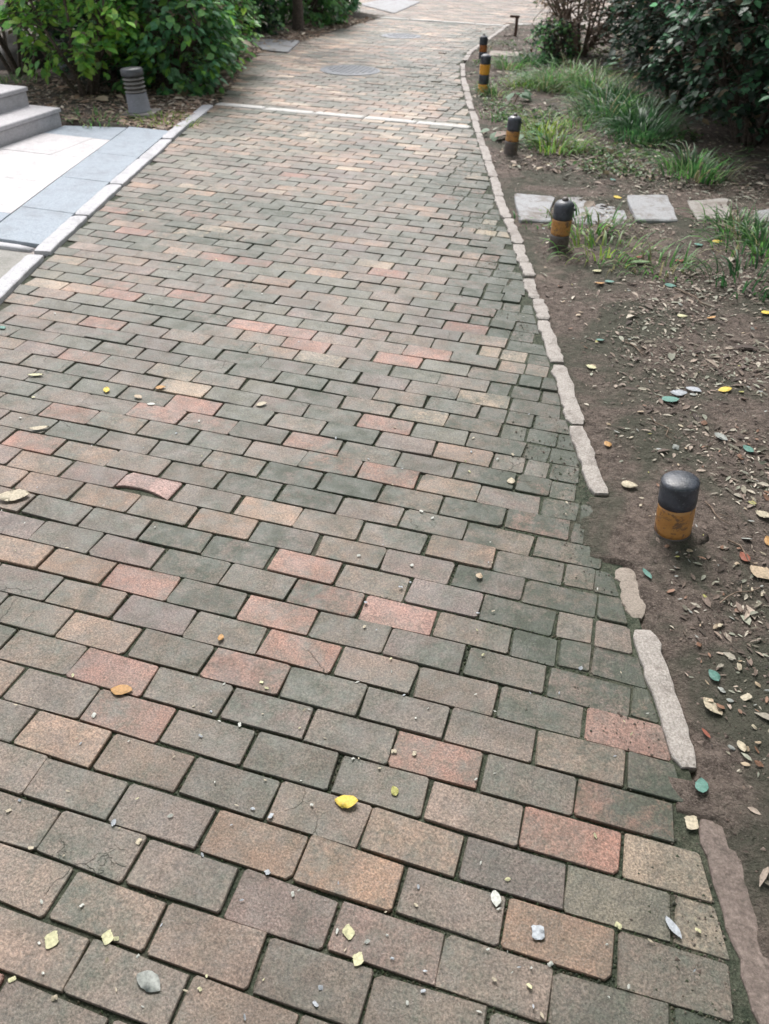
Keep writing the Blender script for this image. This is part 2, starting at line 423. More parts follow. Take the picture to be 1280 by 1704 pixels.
def brick_geo(c4, rnd, depth=0.05, ztop=0.0, rough=0.0014, ch=0.0045):
    """c4: four corners (x,y) counter-clockwise -> rounded prism, about 44 triangles"""
    p = octo(c4, ch)
    if rnd.random() < .28:      # a knocked off corner
        q_ = rnd.randint(0, 3); a_ = Vector(c4[q_]); t_ = rnd.uniform(.25, .9)
        p[2 * q_] = a_ + (p[2 * q_] - a_) * (1 + 2.6 * t_); p[2 * q_ + 1] = a_ + (p[2 * q_ + 1] - a_) * (1 + 2.2 * t_)
    cx = sum(q.x for q in p) / 8; cy = sum(q.y for q in p) / 8
    p = [Vector((q.x + rnd.gauss(0, rough), q.y + rnd.gauss(0, rough))) for q in p]
    V = []; F = []
    for ins, z in ((0.0, -depth), (0.0, -0.0024), (0.0020, 0.0)):
        for q in p:
            d = Vector((cx - q.x, cy - q.y)); d.normalize()
            V.append((q.x + d.x * ins, q.y + d.y * ins, ztop + z + (rnd.gauss(0, 0.0004) if ins else 0)))
    for r in range(2):
        for i in range(8):
            j = (i + 1) % 8; F.append((r * 8 + i, r * 8 + j, r * 8 + 8 + j, r * 8 + 8 + i))
    F.append(tuple(range(16, 24)))
    return V, F

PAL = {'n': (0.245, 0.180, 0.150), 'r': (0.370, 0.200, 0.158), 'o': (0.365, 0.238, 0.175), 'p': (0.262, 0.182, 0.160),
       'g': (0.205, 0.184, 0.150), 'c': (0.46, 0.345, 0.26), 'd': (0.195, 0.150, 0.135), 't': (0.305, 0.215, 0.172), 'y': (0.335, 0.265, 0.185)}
# colours of single bricks read from the photograph: (pixel) -> palette key, moss
SPEC = {(665, 1020): 'r', (510, 942): 'r', (505, 1080): 'r', (190, 1112): 'r', (412, 1112): 'r', (955, 1400): 'r', (235, 965): 'r', (217, 918): 'r',
        (60, 742): 'r', (118, 695): 'r', (80, 812): 't', (38, 880): 'p', (850, 838): 'p', (636, 715): 'r', (740, 540): 'r', (690, 578): 'r',
        (640, 590): 'r', (150, 603): 'r', (260, 698): 'r', (172, 546): 'r', (425, 548): 'r', (500, 560): 'r', (75, 592): 'p', (1030, 1210): 'r',
        (1100, 1445): 'c', (1175, 1550): 'c', (895, 1550): 'o', (410, 1395): 'o', (450, 860): 'o', (375, 872): 'o', (590, 1450): 'o', (265, 1345): 'n',
        (755, 915): 'o', (720, 945): 'p', (735, 985): 'p', (855, 1455): 'd', (1000, 1510): 'g', (940, 1060): 't', (1130, 1050): 't', (240, 1030): 'p',
        (160, 1050): 'o', (460, 1020): 'r', (650, 745): 'n', (630, 800): 'r', (340, 680): 'r', (165, 790): 'p', (200, 900): 'p', (130, 940): 'o',
        (20, 920): 'o', (100, 1230): 'o', (530, 1340): 't', (790, 1350): 't', (350, 1550): 't', (500, 1500): 'p', (420, 760): 'n', (580, 845): 'n',
        (600, 1100): 't', (750, 1145): 't', (850, 770): 'n', (760, 765): 'o', (190, 368): 'o', (200, 385): 'r', (190, 352): 'r', (150, 405): 't',
        (300, 420): 'o', (350, 430): 'r', (400, 430): 'r', (220, 425): 't', (830, 590): 'c', (790, 570): 'o', (850, 610): 'o', (590, 400): 'o',
        (440, 470): 'o', (560, 462): 'o', (660, 455): 'r', (200, 490): 'r', (295, 485): 'r', (130, 480): 'o', (90, 470): 'c', (730, 360): 'o',
        (720, 345): 'o', (560, 340): 'o', (450, 315): 'c', (330, 318): 'o', (480, 390): 'o', (830, 375): 'y', (840, 395): 'y', (60, 1440): 't',
        (280, 1600): 't', (590, 1600): 'p', (1130, 1620): 'p', (1060, 1600): 't', (760, 1220): 'n', (215, 840): 'o'}

def brick_key(x, y):
    j = round((y - (GY - 0)) / -BW)          # row index, +1 is nearer
    off = 0.0 if j % 2 == 0 else 0.5
    i = math.floor((x - GX) / BL - off)
    return j, i
SP = {}
for (px, py), kcol in SPEC.items():
    x, y = gp(px, py); SP[brick_key(x, y)] = kcol

def brick_colour(x, y, key, rnd):
    d_edge = rin(y) - x
    kcol = SP.get(key)
    # dull algae towards the right kerb and in loose patches
    m = 0.06 + 0.42 * max(0, nz(x, y * 0.7, 0.9, 7) + 0.15) * 2
    if 1.3 < y < 5: m += 0.12
    if y > 1.0: m += 1.1 * max(0, 1 - d_edge / 0.50) * (0.8 + 0.5 * nz(x, y, 2, 1)) * min(1, max(.45, 1.6 - y / 6))
    else: m += 0.7 * max(0, 1 - d_edge / 0.38) * (0.6 + 0.9 * nz(x, y, 6, 1))
    if kcol is None:
        patch = nz(x, y, 2.6, 12) + 0.5 * nz(x, y, 7.0, 13)
        far = min(1, max(0, (y - 2.2) / 3))
        r = rnd.random()
        if y > 5.6: 
            warm = 0.5 + 0.55 * patch + 0.15 * nz(x * 0.4, y * 1.3, 1.0, 22)
            if r < warm: kcol = rnd.choice('ooctco' if y > 6 else 'oocttt')
            else: kcol = rnd.choice('gggnnt')
        elif y > 2.2:
            if r < 0.17 + 0.18 * patch: kcol = rnd.choice('ootrtc')
            else: kcol = rnd.choice('gggnnntp')
        else:
            if r < 0.12: kcol = rnd.choice('rot')
            else: kcol = rnd.choice('nnnntttpn')
        m += rnd.uniform(0.0, 0.35) * (1 if kcol in 'gnpd' else 0.4)
    else:
        m *= 0.35
    m += .9 * math.exp(-((x - .06) ** 2 + (y - 1.93) ** 2) / .03)
    m *= 0.60 + 0.40 * min(1, max(0, (y - 0.9) / 0.7)) if d_edge > .35 else 1
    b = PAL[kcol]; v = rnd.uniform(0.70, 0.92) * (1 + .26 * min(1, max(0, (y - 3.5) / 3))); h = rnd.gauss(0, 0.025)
    return (b[0] * v * (1 + h), b[1] * v, b[2] * v * (1 - h), max(0.0, min(1.0, m)))

rnd = random.Random(5)
cands = []     # every brick: corners (4), centre, key, colour, full?
jmin = math.ceil((GY - Y_FAR + 0.05) / BW); jmax = math.floor((GY + 0.15) / BW)
for j in range(jmin, jmax + 1):
    yc = GY - j * BW
    y0, y1 = yc - 0.0479, yc + 0.0479
    if 7.10 < yc < 7.27: continue          # the pale cross strip
    xl0, xl1 = led(y0) + 0.004, led(y1) + 0.004
    xr0, xr1 = rin(y0) - 0.006, rin(y1) - 0.006
    off = 0.0 if j % 2 == 0 else 0.5
    drift = 0.02 * nz(0, yc, 0.5, 31) * min(1, max(0, (yc - 2.4)))
    i0 = math.floor((xl0 - GX) / BL - off) - 1; i1 = math.ceil((xr0 - GX) / BL - off) + 1
    edges = [GX + (i + off) * BL + drift + rnd.gauss(0, 0.0022) for i in range(i0, i1 + 1)]
    idx = list(range(i0, i1 + 1))
    # towards the right kerb the bond breaks up into cut bricks
    if yc > 1.25:
        e2 = []; k2 = []
        for e, i in zip(edges, idx):
            e2.append(e); k2.append(i)
            if xr0 - 0.42 < e < xr0 and rnd.random() < 0.50:
                e2.append(e + rnd.uniform(0.085, 0.125)); k2.append(i)
        edges, idx = e2, k2
    for a, b, i in zip(edges[:-1], edges[1:], idx[:-1]):
        a_, b_ = a + 0.0032, b - 0.0032
        la0, la1 = max(a_, xl0), max(a_, xl1); rb0, rb1 = min(b_, xr0), min(b_, xr1)
        if rb0 - la0 < 0.035 or rb1 - la1 < 0.035: continue
        full = la0 == a_ and la1 == a_ and rb0 == b_ and rb1 == b_ and abs((b - a) - BL) < 0.015
        cx, cy = (la0 + rb0 + la1 + rb1) / 4, yc
        near_edge = xr0 - cx < 0.4 and yc > 1.2
        if near_edge:
            jx, jy, rot = rnd.gauss(0, 0.0015), rnd.gauss(0, 0.0022), rnd.gauss(0, 0.015)
            zz = rnd.gauss(-0.003, 0.003)
        else:
            jx, jy, rot = rnd.gauss(0, 0.0008), rnd.gauss(0, 0.0009), rnd.gauss(0, 0.005)
            zz = rnd.gauss(0, 0.0012)
        zz = max(-0.0030, zz + 0.003 * nz(cx, cy, 1.3, 17))
        cands.append(dict(c4=[(la0, y0), (rb0, y0), (rb1, y1), (la1, y1)], c=(cx, cy), full=full, key=(j, i), j=(jx, jy, rot, zz)))

def px_size(x, y):
    q = to_px(x, y)
    if q is None or not (-30 < q[0] < 1310 and -30 < q[1] < 1734): return 0
    c = R.T @ np.array([x, y, -CAM_H]); return 1.0 / c[2] ** 3
cands.sort(key=lambda c: -px_size(*c['c']))
variants = []
for v in range(24):
    hw, hh = 0.0994, 0.0478
    c4 = [(-hw + rnd.gauss(0, .0012), -hh + rnd.gauss(0, .001)), (hw + rnd.gauss(0, .0012), -hh + rnd.gauss(0, .001)),
          (hw + rnd.gauss(0, .0012), hh + rnd.gauss(0, .001)), (-hw + rnd.gauss(0, .0012), hh + rnd.gauss(0, .001))]
    mb = MB(); V, F = brick_geo(c4, rnd, rough=0.0016); mb.add(V, F)
    variants.append(mb.mesh('brick_shape', MAT['brick_o'], False))
broken_at = brick_key(*gp(245, 810))
far_mb = MB(); n_single = 0
for c in cands:
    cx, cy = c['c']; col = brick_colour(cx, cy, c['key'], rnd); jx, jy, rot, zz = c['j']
    if n_single < 299 or c['key'] == broken_at:
        n_single += 1
        if c['key'] == broken_at:
            mb = MB()
            hw, hh = 0.097, 0.045
            outl = [(-hw - .002, -hh + .006), (-hw + .02, -hh + .019), (-.02, -hh + .022), (.035, -hh + .015), (hw - .03, -hh + .005), (hw - .004, -hh - .004),
                    (hw, hh - .004), (hw - .005, hh), (-.03, hh + .002), (-hw + .012, hh), (-hw - .002, hh - .02)]
            n = len(outl); V = []
            for ins, z in ((0, -0.04), (0, -0.001), (0.003, 0.0018)):
                for (x, y) in outl:
                    d = Vector((-x, -y)).normalized(); V.append((x + d.x * ins, y + d.y * ins, z + rnd.gauss(0, 0.0006)))
            F = [(r * n + i, r * n + (i + 1) % n, (r + 1) * n + (i + 1) % n, (r + 1) * n + i) for r in range(2) for i in range(n)] + [tuple(range(2 * n, 3 * n))]
            mb.add(V, F); me = mb.mesh('broken_brick_shape', MAT['brick_o'], False)
            o = bpy.data.objects.new('brick', me); o['label'] = 'chipped pink brick standing proud of the others'
            col = (0.36, 0.23, 0.205, 0.05)
        elif c['full']:
            o = bpy.data.objects.new('brick', rnd.choice(variants))
            if rnd.random() < 0.5: o.scale = (-1, -1, 1)
        else:
            mb = MB(); V, F = brick_geo([(x - cx, y - cy) for x, y in c['c4']], rnd); mb.add(V, F)
            o = bpy.data.objects.new('brick', mb.mesh('cut_brick_shape', MAT['brick_o'], False))
        o.location = (cx + jx, cy + jy, zz); o.rotation_euler = (rnd.gauss(0, .006), rnd.gauss(0, .005), rot)
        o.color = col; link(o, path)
    else:
        ca, sa = math.cos(rot), math.sin(rot)
        c4 = [(cx + jx + (x - cx) * ca - (y - cy) * sa, cy + jy + (x - cx) * sa + (y - cy) * ca) for x, y in c['c4']]
        if cy < 9:
            V, F = brick_geo(c4, rnd, ztop=zz)
        else:
            V = [(x, y, zz) for x, y in c4] + [(x, y, zz - 0.03) for x, y in c4]
            F = [(0, 1, 2, 3), (1, 0, 4, 5), (2, 1, 5, 6), (3, 2, 6, 7), (0, 3, 7, 4)]
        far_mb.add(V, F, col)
tag(far_mb.build('distant_bricks', MAT['brick_a'], path, False, True), kind='stuff')

# crossing pavement beyond the second pale strip
cross = empty('crossing_path', (0, 14.6, 0))
tag(cross, 'beige brick pavement crossing beyond the end of the path', kind='structure')
mb = MB(); rnd = random.Random(8)
for j in range(120):
    yc = 14.62 - 14.6 + j * 0.101
    for i in range(64):
        x = -8.5 + (i + 0.5 * (j % 2)) * 0.205
        if yc < 0.32 and x > -2.4: continue
        b = PAL[rnd.choice('totcnogn')]; v = rnd.uniform(.85, 1.1)
        z = rnd.gauss(-0.001, 0.0012)
        V = [(x, yc, z), (x + .198, yc, z), (x + .198, yc + .094, z), (x, yc + .094, z)]
        V += [(a, b_, z - 0.02) for a, b_, _ in V]
        mb.add(V, [(0, 1, 2, 3), (1, 0, 4, 5), (2, 1, 5, 6), (3, 2, 6, 7), (0, 3, 7, 4)], (b[0] * v, b[1] * v, b[2] * v, rnd.uniform(0, .35)))
tag(mb.build('pavement_bricks', MAT['brick_a'], cross, False, True), kind='stuff')
mb = MB(); mb.add([(-9, 0, -.01), (6, 0, -.01), (6, 13, -.01), (-9, 13, -.01)], [(0, 1, 2, 3)]); mb.build('mortar_bed', MAT['joint'], cross)

# ------------------------------------------------------------------ kerbs
def stone_bar(p0, p1, w0, w1, ztop, rnd, seg=16, ragged=0.004, depth=0.08, bow=None):
    """a slightly ragged stone bar from p0 to p1 (its left edge), growing to the right by w"""
    d = Vector((p1[0] - p0[0], p1[1] - p0[1])); n = Vector((d.y, -d.x)).normalized()
    rows = []
    for i in range(seg + 1):
        t = i / seg; q = Vector(p0) + d * t
        if bow: q = Vector((bow(q.y), q.y))
        w_ = w0 + (w1 - w0) * t
        end = rnd.uniform(.002, .016) if i in (0, seg) else 0
        a = q + n * (end + rnd.gauss(0, ragged * .45) + ragged * 1.5 * nz(q.x, q.y, 14, 51)); b = q + n * (w_ - end * rnd.uniform(.3, 1) + rnd.gauss(0, ragged * .45) + ragged * 1.8 * nz(q.x, q.y, 13, 52))
        m = (a + b) / 2
        z = ztop + rnd.gauss(0, 0.0008) - (0.004 if i in (0, seg) else 0)
        ai = a + (m - a) * 0.09; bi = b + (m - b) * 0.09
        rows.append([(a.x, a.y, z - depth), (a.x, a.y, z - 0.0035), (ai.x, ai.y, z), (m.x, m.y, z + 0.001), (bi.x, bi.y, z), (b.x, b.y, z - 0.0035), (b.x, b.y, z - depth)])
    V = [p for r in rows for p in r]; F = []
    for i in range(seg):
        for k_ in range(6):
            a = i * 7 + k_; F.append((a, a + 1, a + 8, a + 7)[::-1])
    F.append(tuple(range(7))); F.append(tuple(seg * 7 + k_ for k_ in reversed(range(7))))
    return V, F

def kerb_line(name, label, pieces, edge, width, mats, z=0.012, rag=0.003, seed=1, tilt=0.004, sgn=1):
    root = empty(name, (0, 0, 0)); tag(root, label, kind='structure')
    r = random.Random(seed)
    for i, (a, b) in enumerate(pieces):
        m = mats(i, a) if callable(mats) else mats
        shift = r.gauss(0, tilt)
        w_ = width(a) if callable(width) else width
        ed = (lambda y, s_=shift: edge(y) + s_)
        V, F = stone_bar((ed(a), a), (ed(b), b), w_ * r.uniform(.92, 1.06), w_ * r.uniform(.92, 1.06), z + r.gauss(0, .0025), r, ragged=rag, bow=ed)
        mb = MB(); mb.add(V, F); o = mb.build('kerb_stone', m, root, False)
    return root

rp = [(-0.6, 0.18), (0.19, 0.60), (0.612, 1.04), (1.155, 1.555), (1.605, 1.80), (2.135, 2.535), (2.555, 3.005), (3.03, 3.425), (3.445, 3.665), (3.675, 3.915), (3.94, 4.12), (4.13, 4.40)]
y = 4.42
while y < 10.4:
    rp.append((y, min(y + 0.42, 10.55))); y += 0.432
y = 10.75
while y < 14.2: rp.append((y, y + 0.46)); y += 0.49
kerb_line('path_kerb', 'line of pale broken kerb stones curving along the right of the path', rp, lambda y: rin(y), lambda y: kw(y),
          lambda i, a: MAT['kerb_brown'] if a < 1.0 else (MAT['muddy'] if 1.59 < a < 1.7 else MAT['kerb']), z=0.006, rag=0.0055, seed=4)
lp = [(-0.4, 0.1), (0.11, 0.6), (0.61, 1.1), (1.11, 1.6), (1.61, 2.1), (2.11, 2.66), (2.69, 3.30), (3.36, 3.93), (3.95, 4.55), (4.565, 5.16), (5.175, 5.76), (5.775, 6.4), (6.415, 7.05)]
kerb_line('left_kerb', 'straight pale grey kerb along the left of the path', lp, lambda y: led(y) - 0.095, 0.095, MAT['kerb_left'], z=0.018, rag=0.002, seed=6, tilt=0.003)

def cross_strip(name, label, x0, x1, y0, wid, n, mat):
    root = empty(name, (x0, y0, 0)); tag(root, label, kind='structure'); r = random.Random(int(y0 * 10))
    L = (x1 - x0) / n
    for i in range(n):
        a = i * L + 0.004; b = (i + 1) * L - 0.004
        V, F = stone_bar((a, wid / 2 + r.gauss(0, .003)), (b, wid / 2 + r.gauss(0, .003)), wid, wid, 0.004 + r.gauss(0, .001), r, ragged=0.002)
        mb = MB(); mb.add(V, F); mb.build('strip_stone', mat, root, True)
    return root
cross_strip('cross_strip', 'white stone strip crossing the brick path beyond the grey plaza', -3.74, -1.345, 7.185, 0.105, 5, MAT['strip'])
cross_strip('far_strip', 'thin white stone strip at the far end of the brick path', -4.45, -2.24, 14.53, 0.10, 4, MAT['strip'])
cross_strip('far_kerb', 'white kerb running to the right behind the small rusty post', -2.2, 3.8, 14.82, 0.12, 8, MAT['strip'])

# ------------------------------------------------------------------ left plaza, steps, side pavement
def slab(mb_or_none, c4, z, th, mat, name, parent, rnd, bev=0.0015):
    V = []
    cx = sum(p[0] for p in c4) / len(c4); cy = sum(p[1] for p in c4) / len(c4); n = len(c4)
    for ins, zz in ((0, z - th), (0, z - bev * 0.7), (bev, z)):
        for x, y in c4:
            d = Vector((cx - x, cy - y)).normalized(); V.append((x + d.x * ins * 1.4, y + d.y * ins * 1.4, zz))
    F = [(r * n + i, r * n + (i + 1) % n, (r + 1) * n + (i + 1) % n, (r + 1) * n + i) for r in range(2) for i in range(n)] + [tuple(range(2 * n, 3 * n))]
    mb = MB(); mb.add(V, F); return mb.build(name, mat, parent)

plaza = empty('entrance_pavement', (0, 0, 0)); tag(plaza, 'pale pinkish entrance paving with a blue grey stone border beside the path', kind='structure')
rnd = random.Random(9)
lo = lambda y: led(y) - 0.100
YB = [3.46, 3.97, 4.60, 5.22, 5.60, 6.03]
for a, b in zip(YB[:-1], YB[1:]):
    yb = b - 0.0015; ya = a + 0.0015
    top = lambda x, yy: yy
    slab(None, [(lo(ya) - .37, ya), (lo(ya) - .004, ya), (lo(yb) - .004, yb), (lo(yb) - .37, yb)], 0.012 + rnd.gauss(0, .001), .05, MAT['blue_slab'], 'paving_slab', plaza, rnd)
slab(None, [(-4.45, 3.464), (lo(3.46) - .378, 3.464), (lo(3.85) - .378, 3.84), (-4.45, 3.84)], 0.012, .05, MAT['blue_slab'], 'paving_slab', plaza, rnd)
bl = lambda y: lo(y) - .378
for a, b in [(3.843, 4.45), (4.453, 5.05), (5.053, 5.585)]:
    slab(None, [(-4.0, a), (bl(a), a), (bl(b), b), (-4.0, b)], 0.012 + rnd.gauss(0, .0008), .05, MAT['pale_slab'], 'paving_slab', plaza, rnd)
    slab(None, [(-4.447, a), (-4.003, a), (-4.003, b), (-4.447, b)], 0.012 + rnd.gauss(0, .0008), .05, MAT['pale_slab'], 'paving_slab', plaza, rnd)
slab(None, [(-4.447, 5.588), (bl(5.59), 5.588), (bl(6.0), 5.995), (-4.447, 5.86)], 0.012, .05, MAT['blue_slab'], 'paving_slab', plaza, rnd)
mb = MB(); mb.add([(-6.0, 2.2, -.012), (-2.55, 2.2, -.012), (-3.5, 5.9, -.012), (-6.0, 5.9, -.012)], [(0, 1, 2, 3)]); mb.build('mortar_bed', MAT['kerb'], plaza)
# kerb piece closing the plaza towards the viewer
mb = MB(); V, F = stone_bar((-4.5, 3.435), (-2.955, 3.435), 0.06, 0.055, 0.006, rnd, ragged=0.003); mb.add(V, F); mb.build('edge_stone', MAT['kerb_left'], plaza, True)
side = empty('side_pavement', (0, 0, 0)); tag(side, 'rough grey pavement left of the kerb in front of the entrance paving', kind='structure')
for i, (a, b) in enumerate([(1.2, 1.95), (1.96, 2.62), (2.63, 3.36)]):
    slab(None, [(-4.6, a), (lo(a) - .01, a), (lo(b) - .01, b), (-4.6, b)], -0.006, .05, MAT['rough_pave'], 'paving_slab', side, rnd)

stairs = empty('entrance_steps', (-4.45, 4.6, 0)); tag(stairs, 'light grey stone entrance steps rising at the left edge', 'steps')
rise = [0.143, 0.275, 0.405]
for i, zt in enumerate(rise):
    x1 = -4.45 - 0.27 * i - 4.45 * -1 ; x1 = -0.27 * i; x0 = -1.1 if i < 2 else -2.2
    zb = -0.03 if i == 0 else rise[i - 1] - 0.03
    y0, y1 = -2.2, 5.865 - 4.6
    # riser block
    mb = MB()
    def box(mb, a, b, c=(1, 1, 1, 0), bev=0.004):
        (x0_, y0_, z0_), (x1_, y1_, z1_) = a, b
        V = []
        for ins, z in ((0, z0_), (0, z1_ - bev), (bev, z1_)):
            V += [(x0_ + ins, y0_ + ins, z), (x1_ - ins, y0_ + ins, z), (x1_ - ins, y1_ - ins, z), (x0_ + ins, y1_ - ins, z)]
        F = [(r * 4 + i_, r * 4 + (i_ + 1) % 4, r * 4 + 4 + (i_ + 1) % 4, r * 4 + 4 + i_) for r in range(2) for i_ in range(4)] + [(8, 9, 10, 11), (3, 2, 1, 0)]
        mb.add(V, F, c)
    box(mb, (x0, y0, zb), (x1 - 0.014, y1 - 0.012, zt - 0.034)); mb.build('riser', MAT['step'], stairs)
    cuts = [y0, -1.0, 0.15, y1]
    for a, b in zip(cuts[:-1], cuts[1:]):
        mb = MB(); box(mb, (x0 - .01, a + .002, zt - 0.030), (x1, b - .002, zt), bev=0.006); mb.build('tread', MAT['step'], stairs)

# ------------------------------------------------------------------ manhole covers
def manhole(px, py, rx, label):
    x, y = gp(px, py)
    root = empty('manhole_cover', (x, y, 0)); tag(root, label, 'manhole cover', 'round manhole covers in the brick path')
    mb = MB(); r = rx
    prof = [(r, -0.03), (r, 0.004), (r - .03, 0.006), (r - .032, 0.002)]
    lathe(mb, prof, 36); mb.build('frame', MAT['iron'], root)
    mb = MB(); lathe(mb, [(r - .036, -.02), (r - .036, 0.0055), (r - .05, 0.0075)], 36)
    mb.build('lid', MAT['iron'], root, False)
    st = MB()
    for a in np.arange(-r + .08, r - .06, 0.055):
        for b in np.arange(-r + .08, r - .06, 0.055):
            if a * a + b * b < (r - .07) ** 2:
                box(st, (a, b, 0.0072), (a + .03, b + .03, 0.0105), bev=.001)
    st.build('raised_studs', MAT['iron'], root)['kind'] = 'stuff'
manhole(583, 117, 0.34, 'nearer grey round manhole cover in the path')
manhole(668, 60, 0.285, 'farther small round manhole cover in the path')

# ------------------------------------------------------------------ stepping stones and slabs
def stone_poly(px4, label, mat, group=None, z=0.012, name='stepping_stone', cat='stepping stone', jag=0.012):
    pts = [gp(*p) for p in px4]; cx = sum(p[0] for p in pts) / len(pts); cy = sum(p[1] for p in pts) / len(pts)
    zz = soil_h(cx, cy) if soil_h(cx, cy) > -.03 else 0
    r = random.Random(int(cx * 1000)); out = []
    n = len(pts)
    for i in range(n):
        a = Vector(pts[i]); b = Vector(pts[(i + 1) % n])
        for t in (0.04, 0.3, 0.55, 0.8, 0.96):
            q = a + (b - a) * t; out.append((q.x - cx + r.gauss(0, jag * .5), q.y - cy + r.gauss(0, jag * .5)))
    if sum(out[i][0] * out[(i + 1) % len(out)][1] - out[(i + 1) % len(out)][0] * out[i][1] for i in range(len(out))) < 0: out.reverse()
    m = len(out); V = []
    for s, z_ in ((1, -0.06), (1, z - .006), (0.965, z)):
        V += [(x * s, y * s, z_ + r.gauss(0, .0006)) for x, y in out]
    F = [(q * m + i, q * m + (i + 1) % m, (q + 1) * m + (i + 1) % m, (q + 1) * m + i) for q in range(2) for i in range(m)] + [tuple(range(2 * m, 3 * m))]
    mb = MB(); mb.add(V, F); o = mb.build(name, mat); o.location = (cx, cy, zz)
    tag(o, label, cat, group); return o
SG = 'pale stepping stones leading right from the kerb'
stone_poly([(854, 327), (921, 332), (915, 374), (866, 372)], 'whitest stepping stone, between the kerb and the leaning striped bollard', MAT['stepping'], SG)
stone_poly([(942, 331), (1030, 335), (1050, 379), (952, 375)], 'pale stepping stone just right of the striped bollard', MAT['stepping'], SG)
stone_poly([(1040, 335), (1108, 335), (1128, 378), (1058, 377)], 'pale stepping stone with worn rounded corners, third from the kerb', MAT['stepping'], SG, z=0.012)
stone_poly([(1140, 343), (1208, 340), (1214, 374), (1156, 376)], 'mud covered stepping stone almost sunk into the soil', MAT['half_mud'], SG, z=0.018)
stone_poly([(1248, 366), (1300, 358), (1305, 380), (1262, 384)], 'small grey stepping stone at the right edge behind grass', MAT['stepping'], SG, z=0.018)
stone_poly([(815, 88), (868, 90), (860, 98), (815, 96)], 'long pale slab lying behind the two far bollards', MAT['muddy'], None, 0.012, 'stone_slab', 'slab')
stone_poly([(412, 66), (500, 70), (478, 89), (436, 84)], 'pale slab in the gap between the left bushes', MAT['stepping'], None, 0.016, 'stone_slab', 'slab')
stone_poly([(600, 8), (650, -3), (700, 4), (655, 23)], 'pale slab at the far left end of the path', MAT['stepping'], None, 0.016, 'stone_slab', 'slab')

# ------------------------------------------------------------------ bollards
def bollard(name, label, base, top_px, r, h, bands, group, cap_dome=0.03, nub=False, seed=0):
    bx, by = gp(*base); z0 = soil_h(bx, by) - 0.004
    # lean so that the top stands where the photograph shows it
    tx, ty = gp(*top_px, z=h + z0)
    root = empty(name, (bx, by, z0)); tag(root, label, 'bollard', group)
    lean = Vector((tx - bx, 0 * (ty - by), h)).normalized() if name == 'striped_bollard' else Vector((0, 0, 1))
    root.rotation_euler = Vector((0, 0, 1)).rotation_difference(lean).to_euler()
    for i, (za, zb, m, pn) in enumerate(bands):
        mb = MB(); n = 7
        last = i == len(bands) - 1
        prof = [(r * 0.99, za + .0008)] + [(r * (1 + .006 * math.sin(q * 5 + i)), za + (zb - za) * q / n) for q in range(n + 1)][1:]
        if last:
            prof = [(r * 1.012, za)] + [(r * 1.015, za + (zb - cap_dome - za) * q / 4) for q in (1, 2, 3, 4)]
            for q in range(1, 9):
                t = q / 8 * math.pi / 2; prof.append((r * 1.015 * max(math.cos(t), 0.02), zb - cap_dome + cap_dome * math.sin(t)))
        if i == 0: prof[0] = (r * 1.0, -0.06)
        lathe(mb, prof, 32, wob=0.004, sd_=seed + i); mb.build(pn, m, root, True)
    mb = MB(); rr_ = random.Random(seed * 7)
    lathe(mb, [(r * 1.9, -.012), (r * 1.45, .004), (r * 1.12, .013), (r * .9, .016)], 22, wob=.09, sd_=seed); mb.build('mud_collar', MAT['soil'], root, True)
    if nub:
        mb = MB(); lathe(mb, [(.016, h - .008), (.018, h + .004), (.012, h + .012), (.002, h + .014)], 12); mb.build('rivet', MAT['bare'], root, True)
        mb = MB(); tube(mb, [(r * .9, -.002, h - .045), (r * 1.15, -.003, h - .045), (r * 1.2, -.003, h - .045)], [.007, .007, .003], 8); mb.build('bolt', MAT['cap'], root, True)
    return root
BG = 'black and orange striped bollards along the right kerb'
B, O, Yw, G_, RU = MAT['cap'], MAT['band'], MAT['yellow'], MAT['bare'], MAT['rust']
bollard('striped_bollard', 'nearest squat bollard with a shiny black cap over a faded orange band', (1117, 893), (1134, 815), 0.0535, 0.212,
        [(0, .02, G_, 'foot'), (.02, .122, O, 'orange_band'), (.122, .212, B, 'cap')], BG, 0.017, False, 1)
bollard('striped_bollard', 'second nearest bollard, leaning in front of the pale stepping stones, orange in its middle', (928, 417), (938, 340), 0.053, 0.268,
        [(0, .088, G_, 'lower_tube'), (.088, .172, O, 'orange_band'), (.172, .268, B, 'cap')], BG, 0.03, True, 2)
bollard('striped_bollard', 'bollard among leafy weeds with a small orange patch and grey foot', (849, 259), (855, 195), 0.051, 0.28,
        [(0, .105, G_, 'lower_tube'), (.105, .178, O, 'orange_band'), (.178, .28, B, 'cap')], BG, 0.03, True, 3)
bollard('striped_bollard', 'tallest bollard with two bright amber bands', (803, 155), (806, 92), 0.051, 0.35,
        [(0, .085, Yw, 'lower_amber_band'), (.085, .170, B, 'black_band'), (.170, .262, Yw, 'upper_amber_band'), (.262, .35, B, 'cap')], BG, 0.03, False, 4)
bollard('striped_bollard', 'farthest bollard with a rust orange band, half hidden by the amber one', (803, 101), (803, 60), 0.049, 0.265,
        [(0, .09, B, 'lower_tube'), (.09, .165, RU, 'orange_band'), (.165, .265, B, 'cap')], BG, 0.03, True, 5)
bx, by = gp(857, 62)
post = empty('rusty_post', (bx, by, 0)); tag(post, 'thin rusty post with a crooked flat top near the far kerb', 'post')
mb = MB(); tube(mb, [(0, 0, -.05), (.004, 0, .12), (0, 0, .245)], [.026, .024, .024], 8); mb.build('shaft', MAT['iron_post'], post)
mb = MB(); box(mb, (-.10, -.025, .245), (.035, .025, .272)); mb.build('flat_top', MAT['iron_post'], post)

